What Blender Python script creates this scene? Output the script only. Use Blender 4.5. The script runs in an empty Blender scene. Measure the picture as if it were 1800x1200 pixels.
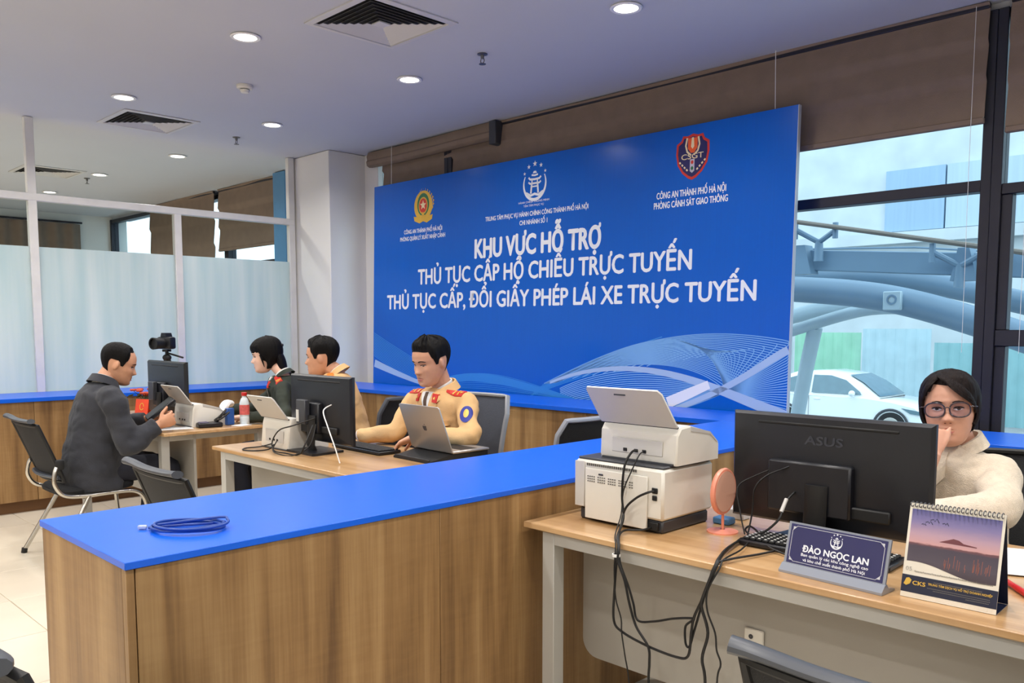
import bpy, bmesh, math, random
from mathutils import Vector, Matrix, Euler, noise
R = math.radians
random.seed(7)
scn = bpy.context.scene
COL = scn.collection

# ------------------------------------------------------------------ camera, world, exposure
cam_data = bpy.data.cameras.new('camera')
cam_data.sensor_width = 36.0
cam_data.lens = 1492.2 / 1800 * 36
cam_data.shift_y = 105.0 / 1800
cam_data.clip_start = 0.05
cam_data.clip_end = 200
cam = bpy.data.objects.new('camera', cam_data)
COL.objects.link(cam)
cam.location = (0, 0, 1.385)
cam.rotation_euler = (R(90 - 4.9946), 0, R(45.03))
scn.camera = cam

vs = scn.view_settings
vs.view_transform = 'Standard'
vs.look = 'None'
vs.exposure = 0.0
vs.gamma = 1.0
vs.use_curve_mapping = False

world = bpy.data.worlds.new('overcast_sky')
scn.world = world
world.use_nodes = True
wb = world.node_tree.nodes['Background']
wb.inputs['Color'].default_value = (0.77, 0.90, 1.0, 1)
wb.inputs['Strength'].default_value = 2.6

cy_ = scn.cycles
cy_.max_bounces = 6; cy_.diffuse_bounces = 3; cy_.glossy_bounces = 3; cy_.transmission_bounces = 4; cy_.transparent_max_bounces = 10
cy_.caustics_reflective = False; cy_.caustics_refractive = False

LAMP_W = 13.0          # watts of each ceiling downlight
LAMP_COL = (1.0, 0.95, 0.89)

# ------------------------------------------------------------------ materials
def srgb(r, g, b):
    f = lambda v: (v / 255 / 12.92) if v / 255 <= 0.04045 else ((v / 255 + 0.055) / 1.055) ** 2.4
    return (f(r), f(g), f(b), 1)

MATS = {}
def mat(name, col, rough=0.5, metal=0.0, spec=0.5, var=0.06, scale=6.0, bump=0.0, bscale=120.0, coat=0.0, emit=None, estr=0.0, sheen=0.0, stretch=(1, 1, 1), alpha=1.0, sss=0.0):
    """procedural surface: base colour with a noise variation and optional noise bump"""
    if name in MATS: return MATS[name]
    m = bpy.data.materials.new(name); m.use_nodes = True
    nt = m.node_tree; n = nt.nodes; l = nt.links
    b = n['Principled BSDF']
    c = srgb(*col)
    b.inputs['Roughness'].default_value = rough
    b.inputs['Metallic'].default_value = metal
    b.inputs['Specular IOR Level'].default_value = spec
    b.inputs['Coat Weight'].default_value = coat
    b.inputs['Coat Roughness'].default_value = 0.1
    b.inputs['Sheen Weight'].default_value = sheen
    b.inputs['Alpha'].default_value = alpha
    if sss:
        b.inputs['Subsurface Weight'].default_value = sss
        b.inputs['Subsurface Radius'].default_value = (0.012, 0.005, 0.003)
    tc = n.new('ShaderNodeTexCoord'); mp = n.new('ShaderNodeMapping')
    mp.inputs['Scale'].default_value = stretch
    l.new(tc.outputs['Object'], mp.inputs['Vector'])
    ns = n.new('ShaderNodeTexNoise'); ns.inputs['Scale'].default_value = scale; ns.inputs['Detail'].default_value = 4
    l.new(mp.outputs['Vector'], ns.inputs['Vector'])
    rp = n.new('ShaderNodeMapRange'); rp.inputs['From Min'].default_value = 0.3; rp.inputs['From Max'].default_value = 0.7
    rp.inputs['To Min'].default_value = 1 - var; rp.inputs['To Max'].default_value = 1 + var
    l.new(ns.outputs['Fac'], rp.inputs['Value'])
    mx = n.new('ShaderNodeVectorMath'); mx.operation = 'SCALE'
    mx.inputs[0].default_value = c[:3]
    l.new(rp.outputs['Result'], mx.inputs['Scale'])
    l.new(mx.outputs['Vector'], b.inputs['Base Color'])
    if bump:
        n2 = n.new('ShaderNodeTexNoise'); n2.inputs['Scale'].default_value = bscale; n2.inputs['Detail'].default_value = 3
        l.new(mp.outputs['Vector'], n2.inputs['Vector'])
        bp = n.new('ShaderNodeBump'); bp.inputs['Strength'].default_value = bump; bp.inputs['Distance'].default_value = 0.01
        l.new(n2.outputs['Fac'], bp.inputs['Height']); l.new(bp.outputs['Normal'], b.inputs['Normal'])
    if emit:
        b.inputs['Emission Color'].default_value = srgb(*emit)
        b.inputs['Emission Strength'].default_value = estr
    MATS[name] = m
    return m

def wood(name, dark, mid, light, axis='Z', rough=0.45, scale=1.0, coat=0.0):
    """laminate with long grain along one axis"""
    m = bpy.data.materials.new(name); m.use_nodes = True
    nt = m.node_tree; n = nt.nodes; l = nt.links
    b = n['Principled BSDF']; b.inputs['Roughness'].default_value = rough
    b.inputs['Coat Weight'].default_value = coat; b.inputs['Coat Roughness'].default_value = 0.22
    tc = n.new('ShaderNodeTexCoord'); oi = n.new('ShaderNodeObjectInfo')
    ad = n.new('ShaderNodeVectorMath'); ad.operation = 'ADD'
    rs = n.new('ShaderNodeMath'); rs.operation = 'MULTIPLY'; rs.inputs[1].default_value = 7.0
    l.new(oi.outputs['Random'], rs.inputs[0])
    l.new(tc.outputs['Object'], ad.inputs[0]); l.new(rs.outputs[0], ad.inputs[1])
    def noise_at(long, cross, detail, dist=0.0):
        mp = n.new('ShaderNodeMapping')
        s = [cross] * 3; s['XYZ'.index(axis)] = long
        mp.inputs['Scale'].default_value = [v * scale for v in s]
        l.new(ad.outputs[0], mp.inputs['Vector'])
        t = n.new('ShaderNodeTexNoise'); t.inputs['Scale'].default_value = 1; t.inputs['Detail'].default_value = detail
        t.inputs['Distortion'].default_value = dist
        l.new(mp.outputs['Vector'], t.inputs['Vector']); return t
    a = noise_at(0.8, 13.0, 4, 0.4); f = noise_at(4.0, 140.0, 3); k = noise_at(34.0, 5.0, 2, 1.2)
    s1 = n.new('ShaderNodeMath'); s1.operation = 'MULTIPLY_ADD'; s1.inputs[1].default_value = 0.28
    l.new(f.outputs['Fac'], s1.inputs[0]); l.new(a.outputs['Fac'], s1.inputs[2])
    s2 = n.new('ShaderNodeMath'); s2.operation = 'MULTIPLY_ADD'; s2.inputs[1].default_value = 0.10
    l.new(k.outputs['Fac'], s2.inputs[0]); l.new(s1.outputs[0], s2.inputs[2])
    cr = n.new('ShaderNodeValToRGB'); e = cr.color_ramp.elements
    e[0].position = 0.42; e[0].color = srgb(*dark); e[1].position = 0.96; e[1].color = srgb(*light)
    q = e.new(0.68); q.color = srgb(*mid)
    l.new(s2.outputs[0], cr.inputs['Fac']); l.new(cr.outputs['Color'], b.inputs['Base Color'])
    bp = n.new('ShaderNodeBump'); bp.inputs['Strength'].default_value = 0.08; bp.inputs['Distance'].default_value = 0.004
    l.new(f.outputs['Fac'], bp.inputs['Height']); l.new(bp.outputs['Normal'], b.inputs['Normal'])
    MATS[name] = m
    return m

def glass(name, tint=(235, 245, 248), refl=0.10, rough=0.02):
    m = bpy.data.materials.new(name); m.use_nodes = True
    nt = m.node_tree; n = nt.nodes; l = nt.links
    out = n['Material Output']; n.remove(n['Principled BSDF'])
    t = n.new('ShaderNodeBsdfTransparent'); t.inputs['Color'].default_value = srgb(*tint)
    g = n.new('ShaderNodeBsdfGlossy'); g.inputs['Roughness'].default_value = rough
    fr = n.new('ShaderNodeLayerWeight'); fr.inputs['Blend'].default_value = refl
    mx = n.new('ShaderNodeMixShader')
    l.new(fr.outputs['Fresnel'], mx.inputs['Fac']); l.new(t.outputs[0], mx.inputs[1]); l.new(g.outputs[0], mx.inputs[2])
    l.new(mx.outputs[0], out.inputs['Surface']); MATS[name] = m
    return m

def frosted(name):
    """frosted film on glass: diffuse front, translucent, softly glossy, faint vertical streaks"""
    m = bpy.data.materials.new(name); m.use_nodes = True
    nt = m.node_tree; n = nt.nodes; l = nt.links
    out = n['Material Output']; n.remove(n['Principled BSDF'])
    tc = n.new('ShaderNodeTexCoord'); mp = n.new('ShaderNodeMapping'); mp.inputs['Scale'].default_value = (9, 9, 0.6)
    ns = n.new('ShaderNodeTexNoise'); ns.inputs['Scale'].default_value = 1.0; ns.inputs['Detail'].default_value = 3
    l.new(tc.outputs['Object'], mp.inputs[0]); l.new(mp.outputs[0], ns.inputs[0])
    cr = n.new('ShaderNodeValToRGB'); cr.color_ramp.elements[0].color = srgb(214, 232, 236); cr.color_ramp.elements[1].color = srgb(236, 244, 246)
    cr.color_ramp.elements[0].position = 0.3; cr.color_ramp.elements[1].position = 0.7
    l.new(ns.outputs[0], cr.inputs[0])
    d = n.new('ShaderNodeBsdfDiffuse'); tr = n.new('ShaderNodeBsdfTranslucent'); g = n.new('ShaderNodeBsdfGlossy')
    g.inputs['Roughness'].default_value = 0.25
    l.new(cr.outputs[0], d.inputs[0]); l.new(cr.outputs[0], tr.inputs[0])
    m1 = n.new('ShaderNodeMixShader'); m1.inputs[0].default_value = 0.62
    l.new(d.outputs[0], m1.inputs[1]); l.new(tr.outputs[0], m1.inputs[2])
    m2 = n.new('ShaderNodeMixShader'); m2.inputs[0].default_value = 0.06
    l.new(m1.outputs[0], m2.inputs[1]); l.new(g.outputs[0], m2.inputs[2])
    l.new(m2.outputs[0], out.inputs['Surface']); MATS[name] = m
    return m

def emitter(name, col, strength):
    m = bpy.data.materials.new(name); m.use_nodes = True
    nt = m.node_tree; n = nt.nodes; n.remove(n['Principled BSDF'])
    e = n.new('ShaderNodeEmission'); e.inputs['Color'].default_value = srgb(*col); e.inputs['Strength'].default_value = strength
    nt.links.new(e.outputs[0], n['Material Output'].inputs['Surface']); MATS[name] = m
    return m

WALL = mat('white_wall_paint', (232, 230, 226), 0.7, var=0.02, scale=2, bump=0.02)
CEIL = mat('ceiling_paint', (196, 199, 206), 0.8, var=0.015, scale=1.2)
OAK = wood('oak_laminate_upright', (104, 75, 44), (142, 108, 67), (172, 139, 94), 'Z', 0.5)
OAKTOP = wood('oak_laminate_top', (158, 118, 74), (190, 150, 104), (212, 176, 132), 'X', 0.33, 0.8, coat=0.5)
BLUE = mat('blue_laminate', (0, 94, 224), 0.32, spec=0.5, var=0.03, scale=14, bump=0.015, bscale=300)
BLUEEDGE = mat('blue_edge_band', (10, 58, 140), 0.4)
PLINTH = mat('dark_wood_plinth', (110, 76, 44), 0.6)
GREYMETAL = mat('grey_powder_coat', (178, 176, 170), 0.45, var=0.03)
GREYPANEL = mat('grey_modesty_panel', (168, 164, 156), 0.5, var=0.03)
CHROME = mat('satin_chrome', (200, 196, 188), 0.22, 1.0)
BLACKP = mat('black_plastic', (19, 21, 28), 0.38, var=0.08, scale=30, bump=0.05, bscale=600)
BLACKSOFT = mat('black_soft_plastic', (14, 15, 17), 0.55)
CABLE = mat('black_cable_sheath', (13, 13, 14), 0.5)
MESHBK = mat('black_chair_mesh', (26, 27, 30), 0.75, var=0.2, scale=220, bump=0.5, bscale=420)
GREYPL = mat('grey_chair_plastic', (66, 70, 78), 0.4)
FABRIC = mat('black_seat_fabric', (24, 25, 28), 0.9, bump=0.3, bscale=500)
OFFWHITE = mat('offwhite_plastic', (222, 219, 210), 0.42, var=0.02)
PALEGREY = mat('pale_grey_plastic', (198, 196, 192), 0.4, var=0.02)
DARKGREY = mat('dark_grey_plastic', (58, 60, 66), 0.42)
WHITEP = mat('white_plastic', (238, 238, 236), 0.35)
FRAMEDK = mat('dark_aluminium_frame', (44, 44, 54), 0.4, 0.3)
FRAMEWH = mat('white_aluminium_frame', (226, 225, 222), 0.4)
BLIND = mat('brown_blind_fabric', (134, 116, 102), 0.9, var=0.07, scale=9, bump=0.25, bscale=260, stretch=(1, 1, 1))
GLASS = glass('window_glass', (240, 248, 250), 0.04)
GLASSIN = glass('partition_glass', (240, 244, 244), 0.05)
FROST = frosted('frosted_film')
LAMPFACE = emitter('lamp_diffuser', (255, 250, 240), 9.0)
TILE = mat('beige_floor_tile', (218, 208, 190), 0.22, var=0.05, scale=2.2, spec=0.5)
GROUT = mat('tile_grout', (176, 162, 140), 0.8)

# ------------------------------------------------------------------ mesh helpers
class B:
    """collects shapes in one bmesh; obj() links them as one mesh object"""
    def __init__(s): s.bm = bmesh.new()
    def _new(s, geom_before):
        return [v for v in s.bm.verts if v.index == -1 or v not in geom_before]
    def box(s, c, size, bev=0.0, rot=None, seg=1):
        t = bmesh.new()
        bmesh.ops.create_cube(t, size=1.0)
        for v in t.verts: v.co = Vector((v.co.x * size[0], v.co.y * size[1], v.co.z * size[2]))
        if bev > 0:
            bmesh.ops.bevel(t, geom=list(t.edges), offset=min(bev, 0.49 * min(size)), segments=seg, affect='EDGES', profile=0.5)
        mt = Matrix.Translation(c)
        if rot is not None: mt = mt @ Euler(rot).to_matrix().to_4x4()
        t.transform(mt); s.merge(t); return s
    def bb(s, x0, x1, y0, y1, z0, z1, bev=0.0):
        return s.box(((x0 + x1) / 2, (y0 + y1) / 2, (z0 + z1) / 2), (abs(x1 - x0), abs(y1 - y0), abs(z1 - z0)), bev)
    def merge(s, t):
        me = bpy.data.meshes.new('tmp'); t.to_mesh(me); t.free(); s.bm.from_mesh(me); bpy.data.meshes.remove(me)
    def cyl(s, p0, p1, r, r2=None, n=16):
        return s.tube([p0, p1], [r, r if r2 is None else r2], n)
    def tube(s, pts, r, n=8, closed=False, flat=None, up=(0, 0, 1)):
        """swept tube; r is one radius, a list, or a list of (a, b) half axes"""
        P = [Vector(p) for p in pts]; k = len(P)
        if not isinstance(r, (list, tuple)): r = [r] * k
        rings = []; U = Vector(up); prev = None
        for i in range(k):
            if closed: d = P[(i + 1) % k] - P[i - 1]
            else: d = P[min(i + 1, k - 1)] - P[max(i - 1, 0)]
            if d.length < 1e-9: d = Vector((0, 0, 1))
            d.normalize()
            if prev is None:
                a = U.cross(d)
                if a.length < 1e-3: a = Vector((1, 0, 0)).cross(d)
                if a.length < 1e-3: a = Vector((0, 1, 0)).cross(d)
            else:
                a = prev - d * prev.dot(d)
                if a.length < 1e-6: a = U.cross(d)
            a.normalize(); b = d.cross(a); prev = a
            ra, rb = (r[i] if isinstance(r[i], (list, tuple)) else (r[i], r[i]))
            ring = []
            for j in range(n):
                t = 2 * math.pi * j / n
                ring.append(s.bm.verts.new(P[i] + a * (ra * math.cos(t)) + b * (rb * math.sin(t))))
            rings.append(ring)
        m = k if closed else k - 1
        for i in range(m):
            A, C = rings[i], rings[(i + 1) % k]
            for j in range(n):
                s.bm.faces.new((A[j], A[(j + 1) % n], C[(j + 1) % n], C[j]))
        if not closed:
            s.bm.faces.new(list(reversed(rings[0]))); s.bm.faces.new(rings[-1])
        return s
    def lathe(s, prof, c=(0, 0, 0), n=24, axis='z', cap=True):
        """profile of (radius, height) turned about an axis through c"""
        C = Vector(c); rings = []
        for r, h in prof:
            ring = []
            for j in range(n):
                t = 2 * math.pi * j / n; x, y = r * math.cos(t), r * math.sin(t)
                p = {'z': (x, y, h), 'y': (x, h, -y), 'x': (h, x, y)}[axis]
                ring.append(s.bm.verts.new(C + Vector(p)))
            rings.append(ring)
        for A, D in zip(rings, rings[1:]):
            for j in range(n): s.bm.faces.new((A[j], A[(j + 1) % n], D[(j + 1) % n], D[j]))
        if cap:
            s.bm.faces.new(list(reversed(rings[0]))); s.bm.faces.new(rings[-1])
        return s
    def ell(s, c, rad, rot=None, u=20, v=12):
        t = bmesh.new(); bmesh.ops.create_uvsphere(t, u_segments=u, v_segments=v, radius=1.0)
        mt = Matrix.Translation(c)
        if rot is not None: mt = mt @ Euler(rot).to_matrix().to_4x4()
        t.transform(mt @ Matrix.Diagonal((*rad, 1))); s.merge(t); return s
    def prism(s, outline, h0, h1, frame=None):
        """outline of (u, v) extruded from h0 to h1; frame = (origin, U, V, N)"""
        o, U, V, N = [Vector(q) for q in (frame or ((0, 0, 0), (1, 0, 0), (0, 1, 0), (0, 0, 1)))]
        a = [s.bm.verts.new(o + U * u + V * v + N * h0) for u, v in outline]
        b = [s.bm.verts.new(o + U * u + V * v + N * h1) for u, v in outline]
        k = len(a)
        for i in range(k): s.bm.faces.new((a[i], a[(i + 1) % k], b[(i + 1) % k], b[i]))
        s.bm.faces.new(list(reversed(a))); s.bm.faces.new(b)
        return s
    def face(s, pts):
        s.bm.faces.new([s.bm.verts.new(p) for p in pts]); return s
    def grid(s, rows, wrap=False):
        V = [[s.bm.verts.new(p) for p in r] for r in rows]
        for a, b in zip(V, V[1:]):
            m = len(a); rng = range(m if wrap else m - 1)
            for j in rng: s.bm.faces.new((a[j], a[(j + 1) % m], b[(j + 1) % m], b[j]))
        return V
    def xf(s, m): s.bm.transform(m); return s
    def mesh(s, name, mt=None, smooth=True, ang=38, fix=True):
        if fix: bmesh.ops.recalc_face_normals(s.bm, faces=s.bm.faces)
        me = bpy.data.meshes.new(name); s.bm.to_mesh(me); s.bm.free()
        if mt: me.materials.append(mt)
        if smooth:
            me.polygons.foreach_set('use_smooth', [True] * len(me.polygons))
            me.set_sharp_from_angle(angle=R(ang))
        return me
    def obj(s, name, mt, parent=None, **k):
        return link(name, s.mesh(name, mt, **k), parent)

def link(name, me, parent=None):
    o = bpy.data.objects.new(name, me); COL.objects.link(o)
    if parent is not None: o.parent = parent
    return o
def empty(name, loc=(0, 0, 0), rz=0.0):
    o = bpy.data.objects.new(name, None); COL.objects.link(o)
    o.location = loc; o.rotation_euler = (0, 0, rz); o.empty_display_size = 0.1
    return o
def tag(o, label=None, cat=None, group=None, kind=None):
    if label: o['label'] = label
    if cat: o['category'] = cat
    if group: o['group'] = group
    if kind: o['kind'] = kind
    return o
def thing(name, label, cat, loc=(0, 0, 0), rz=0.0, group=None):
    return tag(empty(name, loc, rz), label, cat, group)
def copy_tree(o, parent=None):
    c = o.copy(); COL.objects.link(c)
    if parent is not None: c.parent = parent
    for ch in list(o.children): copy_tree(ch, c)
    return c
def spline(pts, k=8, closed=False):
    """Catmull-Rom through the points"""
    P = [Vector(p) for p in pts]; n = len(P); out = []
    for i in range(n if closed else n - 1):
        if closed: a, b, c, d = P[i - 1], P[i], P[(i + 1) % n], P[(i + 2) % n]
        else: a, b, c, d = P[max(i - 1, 0)], P[i], P[i + 1], P[min(i + 2, n - 1)]
        for j in range(k):
            t = j / k
            out.append(0.5 * ((2 * b) + (c - a) * t + (2 * a - 5 * b + 4 * c - d) * t * t + (3 * b - a - 3 * c + d) * t ** 3))
    if not closed: out.append(P[-1])
    return out
def text_obj(s, width, height, bold=0.0, spacing=1.0):
    """outline of a line of text as flat mesh data fitted to width x cap height, lower left at origin, in the XY plane"""
    cu = bpy.data.curves.new('text', 'FONT'); cu.body = s; cu.size = 1.0; cu.offset = bold; cu.space_character = spacing
    cu.resolution_u = 3
    o = bpy.data.objects.new('text', cu); COL.objects.link(o)
    dg = bpy.context.evaluated_depsgraph_get(); dg.update()
    me = bpy.data.meshes.new_from_object(o.evaluated_get(dg))
    bpy.data.objects.remove(o); bpy.data.curves.remove(cu)
    xs = [v.co.x for v in me.vertices] or [0, 1]
    x0, x1 = min(xs), max(xs)
    cap = 0.729 if height else 1
    sx = width / max(x1 - x0, 1e-6); sy = height / cap
    for v in me.vertices: v.co = ((v.co.x - x0) * sx, v.co.y * sy, 0)
    return me
def text_on(name, s, origin, U, V, N, width, height, mt, parent, bold=0.0, lift=0.0012, spacing=1.0):
    """lettering lying on a face: origin = lower left of the first capital"""
    me = text_obj(s, width, height, 0.012 if 'Ợ' in s and 'Đ' not in s else 0.0, spacing)
    if bold:            # heavier strokes: the outline laid down again a little to each side
        b = bmesh.new(); d = bold * height
        for k, (ox, oy) in enumerate(((0, 0), (1, 0), (-1, 0), (0, 0.8), (0, -0.8))):
            b.from_mesh(me); b.verts.ensure_lookup_table()
            n = len(me.vertices)
            for v in b.verts[k * n:(k + 1) * n]: v.co += Vector((ox * d, oy * d, k * 0.00002))
        b.to_mesh(me); b.free()
    U, V, N = Vector(U), Vector(V), Vector(N); o0 = Vector(origin) + N * lift
    for v in me.vertices: v.co = o0 + U * v.co.x + V * v.co.y + N * v.co.z
    me.materials.clear(); me.materials.append(mt); me.name = name
    return link(name, me, parent)
def star(cx, cy, r, k=0.42, n=5, rot=90):
    return [(cx + (r if i % 2 == 0 else r * k) * math.cos(R(rot + 180 / n * i)), cy + (r if i % 2 == 0 else r * k) * math.sin(R(rot + 180 / n * i))) for i in range(2 * n)]
def ring2(cx, cy, rx, ry, a0, a1, n=24):
    return [(cx + rx * math.cos(R(a0 + (a1 - a0) * i / n)), cy + ry * math.sin(R(a0 + (a1 - a0) * i / n))) for i in range(n + 1)]
def band(pts, w):
    """strip of width w (one number or a list) along 2-D points"""
    L, Rr = [], []
    for i, p in enumerate(pts):
        q0, q1 = pts[max(i - 1, 0)], pts[min(i + 1, len(pts) - 1)]
        dx, dy = q1[0] - q0[0], q1[1] - q0[1]; d = math.hypot(dx, dy) or 1
        ww = (w[i] if isinstance(w, list) else w) / 2
        L.append((p[0] - dy / d * ww, p[1] + dx / d * ww)); Rr.append((p[0] + dy / d * ww, p[1] - dx / d * ww))
    return L + Rr[::-1]
# ------------------------------------------------------------------ room shell
CZ = 3.05            # ceiling height
WY = 5.0             # window wall
XL, XR, YB = -13.65, 3.4, -4.6
def struct(name, b, m, label=None, parent=None):
    o = b.obj(name, m, parent)
    if parent is None: o['kind'] = 'structure'
    if label: o['label'] = label
    return o
floor = struct('floor', B().bb(XL, XR, YB, WY + 0.1, -0.12, -0.004), GROUT, 'beige stone tile floor with thin joints')
TS = 0.6
tile_me = B().box((0, 0, -0.004), (TS - 0.004, TS - 0.004, 0.008), 0.0015).mesh('tile', TILE)
far = bmesh.new()
tiles = []
nx0, nx1 = math.floor((XL + 0.4) / TS), math.floor((XR) / TS)
for i in range(nx0, nx1):
    for j in range(-8, 9):
        cx, cy = i * TS + 0.3 + 0.02, j * TS + 0.27
        if cy + TS / 2 > WY + 0.05 or cy - TS / 2 < YB: continue
        tiles.append(((cx + 3.5) ** 2 + (cy - 1.5) ** 2, cx, cy))
tiles.sort()
for q, cx, cy in tiles[:290]:
    o = link('tile', tile_me, floor); o.location = (cx, cy, 0)
b = B()
for q, cx, cy in tiles[290:]: b.box((cx, cy, -0.004), (TS - 0.004, TS - 0.004, 0.008))
o = b.obj('far_tiles', TILE, floor); o['kind'] = 'stuff'

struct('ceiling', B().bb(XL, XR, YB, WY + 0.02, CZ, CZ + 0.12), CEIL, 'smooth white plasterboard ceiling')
struct('wall_back', B().bb(XL, XR, YB - 0.12, YB, 0, CZ), WALL, 'plain white rear wall')
struct('wall_right', B().bb(XR, XR + 0.12, YB, WY, 0, CZ), WALL, 'plain white side wall')
struct('wall_left', B().bb(XL - 0.12, XL, YB, WY + 0.2, 0, CZ), WALL, 'far white end wall of the room behind the glass partition')
colm = B().bb(-7.66, -7.0, 4.55, 5.15, 0, CZ - 0.002, 0.006).obj('column', WALL)
tag(colm, 'square white column between glass partition and blue banner', 'column')
struct('trim_3', B().bb(-7.0, -6.82, 4.96, 5.12, 0, CZ - 0.003), WALL, 'white reveal between column and window behind the banner')
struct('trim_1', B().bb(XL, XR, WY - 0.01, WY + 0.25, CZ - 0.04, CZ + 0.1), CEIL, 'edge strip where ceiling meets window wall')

# ------------------------------------------------------------------ windows along the street side
wn = 0
def window(x0, x1, rails, label, fw=0.05, z0=0.08, z1=CZ - 0.04, first=None):
    """dark aluminium bay: jambs, rails and one pane between each pair of rails"""
    global wn; wn += 1
    w = tag(empty('window_%d' % wn, (x0, WY, 0)), label, None, None, 'structure')
    L = x1 - x0
    for x in (fw / 2, L - fw / 2): B().bb(x - fw / 2, x + fw / 2, -0.05, 0.06, 0, z1, 0.003).obj('jamb', first if first and x < 0.1 else FRAMEDK, w)
    zs = [(0, z0)] + rails + [(z1 - 0.05, z1)]
    for a, c in zs: B().bb(fw, L - fw, -0.04, 0.05, a, c, 0.003).obj('rail', FRAMEDK, w)
    for (a, c), (d, e) in zip(zs, zs[1:]):
        B().bb(fw, L - fw, 0.0, 0.008, c, d).obj('pane', GLASS, w)
    return w
window(-3.55, -1.425, [(2.095, 2.155)], 'street window right of the banner, white car seen through it')
window(-5.75, -3.55, [(2.095, 2.155)], 'window bay hidden behind the right half of the banner')
window(-6.82, -5.75, [(2.095, 2.155)], 'window bay behind the left end of the banner', first=WALL)
w2 = window(-1.425, 0.75, [(1.285, 1.37), (2.07, 2.125)], 'street window at right edge with heavy middle rail')
B().bb(0.05, 0.10, -0.03, 0.04, 0.08, 1.285, 0.003).obj('sash_stile', FRAMEDK, w2)
B().bb(0.05, 0.10, -0.03, 0.04, 1.37, 2.07, 0.003).obj('sash_stile', FRAMEDK, w2)
window(0.75, 3.4, [(2.095, 2.155)], 'street window beyond the right edge of the view')
window(-9.9, -7.66, [(2.095, 2.155)], 'window of the room behind the partition beside the column')
window(-12.0, -9.9, [(2.095, 2.155)], 'middle window of the room behind the partition')
window(-13.65, -12.0, [(2.095, 2.155)], 'farthest window of the room behind the partition')

def blind(x0, x1, z0, label, y=4.93, z1=CZ - 0.004, folds=2, sag=0.004, cords=(0.04,)):
    """roman blind: pleated cloth with thickness, bottom bar, pull cords"""
    t = thing('roman_blind', label, 'blind', (x0, y, 0), group='brown blinds along the windows')
    L = x1 - x0; rows = []; nz = 22; nx = 26
    for side in (0, 1):
        for i in range(nz + 1):
            z = z0 + 0.03 + (z1 - z0 - 0.03) * i / nz; r = []
            f = (i / nz * (folds + 1)) % 1.0
            for j in range(nx + 1):
                u = j / nx
                yy = -0.022 * max(0, 1 - f / 0.9) + 0.006 * math.sin(u * 9 + i * 0.3) * (0.4 + u * 0.3) + side * 0.006
                r.append((u * L, yy, z + sag * math.sin(u * 7 + z * 3)))
            rows.append(r)
    b = B(); b.grid(rows[:nz + 1]); b.grid(rows[nz + 1:]); b.obj('cloth', BLIND, t, ang=50)
    B().bb(0.0, L, -0.028, 0.004, z0, z0 + 0.034, 0.006).obj('bottom_bar', BLIND, t)
    B().bb(0.0, L, -0.01, 0.02, z1 - 0.03, z1, 0.004).obj('head_rail', FRAMEDK, t)
    for u in cords:
        x = u * L
        B().tube([(x, -0.04, z1 - 0.02), (x, -0.045, z0 - 0.2), (x + 0.004, -0.04, 1.25)], 0.0013, 6).obj('cord', WHITEP, t)
    return t
blind(-5.06, -1.46, 2.435, 'wide brown roman blind above the right half of the blue banner', cords=(0.985,))
blind(-1.36, 0.95, 2.37, 'brown roman blind at the top right edge of the picture', cords=(0.05,))
blind(-6.70, -5.10, 2.435, 'brown blind hanging low behind the banner\'s left top corner', y=4.97, cords=())
t = thing('roman_blind', 'raised blind folded into a thick brown roll under the ceiling beside the column', 'blind', (-6.82, 4.905, 0), group='brown blinds along the windows')
rows = []
prof = [(0.03, 3.04), (-0.03, 3.04), (-0.05, 3.0), (-0.045, 2.965), (-0.055, 2.95), (-0.05, 2.915), (-0.02, 2.90), (0.02, 2.905), (0.03, 2.95)]
b = B(); b.grid([[(u * 1.76, y, z - 0.006 * math.sin(u * 5)) for y, z in prof] for u in [i / 14 for i in range(15)]], wrap=True)
b.obj('folded_cloth', BLIND, t)
B().bb(1.70, 1.78, -0.06, 0.04, 2.86, 3.045, 0.006).obj('end_bracket', DARKGREY, t)
blind(-9.95, -8.62, 2.30, 'brown blind ending above a bright pane behind the glass partition', y=4.90, cords=())
blind(-12.0, -10.08, 2.02, 'brown blind in the middle of the room behind the glass partition', y=4.90, cords=())
B().bb(-8.45, -8.2, 4.78, 4.86, 0.0, CZ - 0.01, 0.004).obj('blue_panel', mat('pale_blue_panel', (86, 140, 186), 0.4)).__setitem__('kind', 'structure')
bpy.data.objects['blue_panel'].name = 'trim_2'
bpy.data.objects['trim_2']['label'] = 'narrow pale blue upright panel behind the partition next to the column'
for k, (ya, yb, lab) in enumerate(((0.9, 3.35, 'long plain brown curtain on the far end wall'), (3.42, 4.5, 'pleated grey-brown curtain on the far end wall near the windows'))):
    cu = thing('curtain', lab, 'curtain', (XL + 0.06, ya, 0))
    b = B(); n = 60
    b.grid([[(0.03 + 0.025 * math.sin(j * (0.5 if k else 0.22)) + s * 0.006, (yb - ya) * j / n, z) for j in range(n + 1)] for s in (0, 1) for z in (0.05, 1.5, 2.9)][:3])
    b.obj('cloth', BLIND, cu, ang=60)
    B().cyl((0.03, -0.02, 2.92), (0.03, yb - ya + 0.02, 2.92), 0.014).obj('rod', FRAMEDK, cu)

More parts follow.
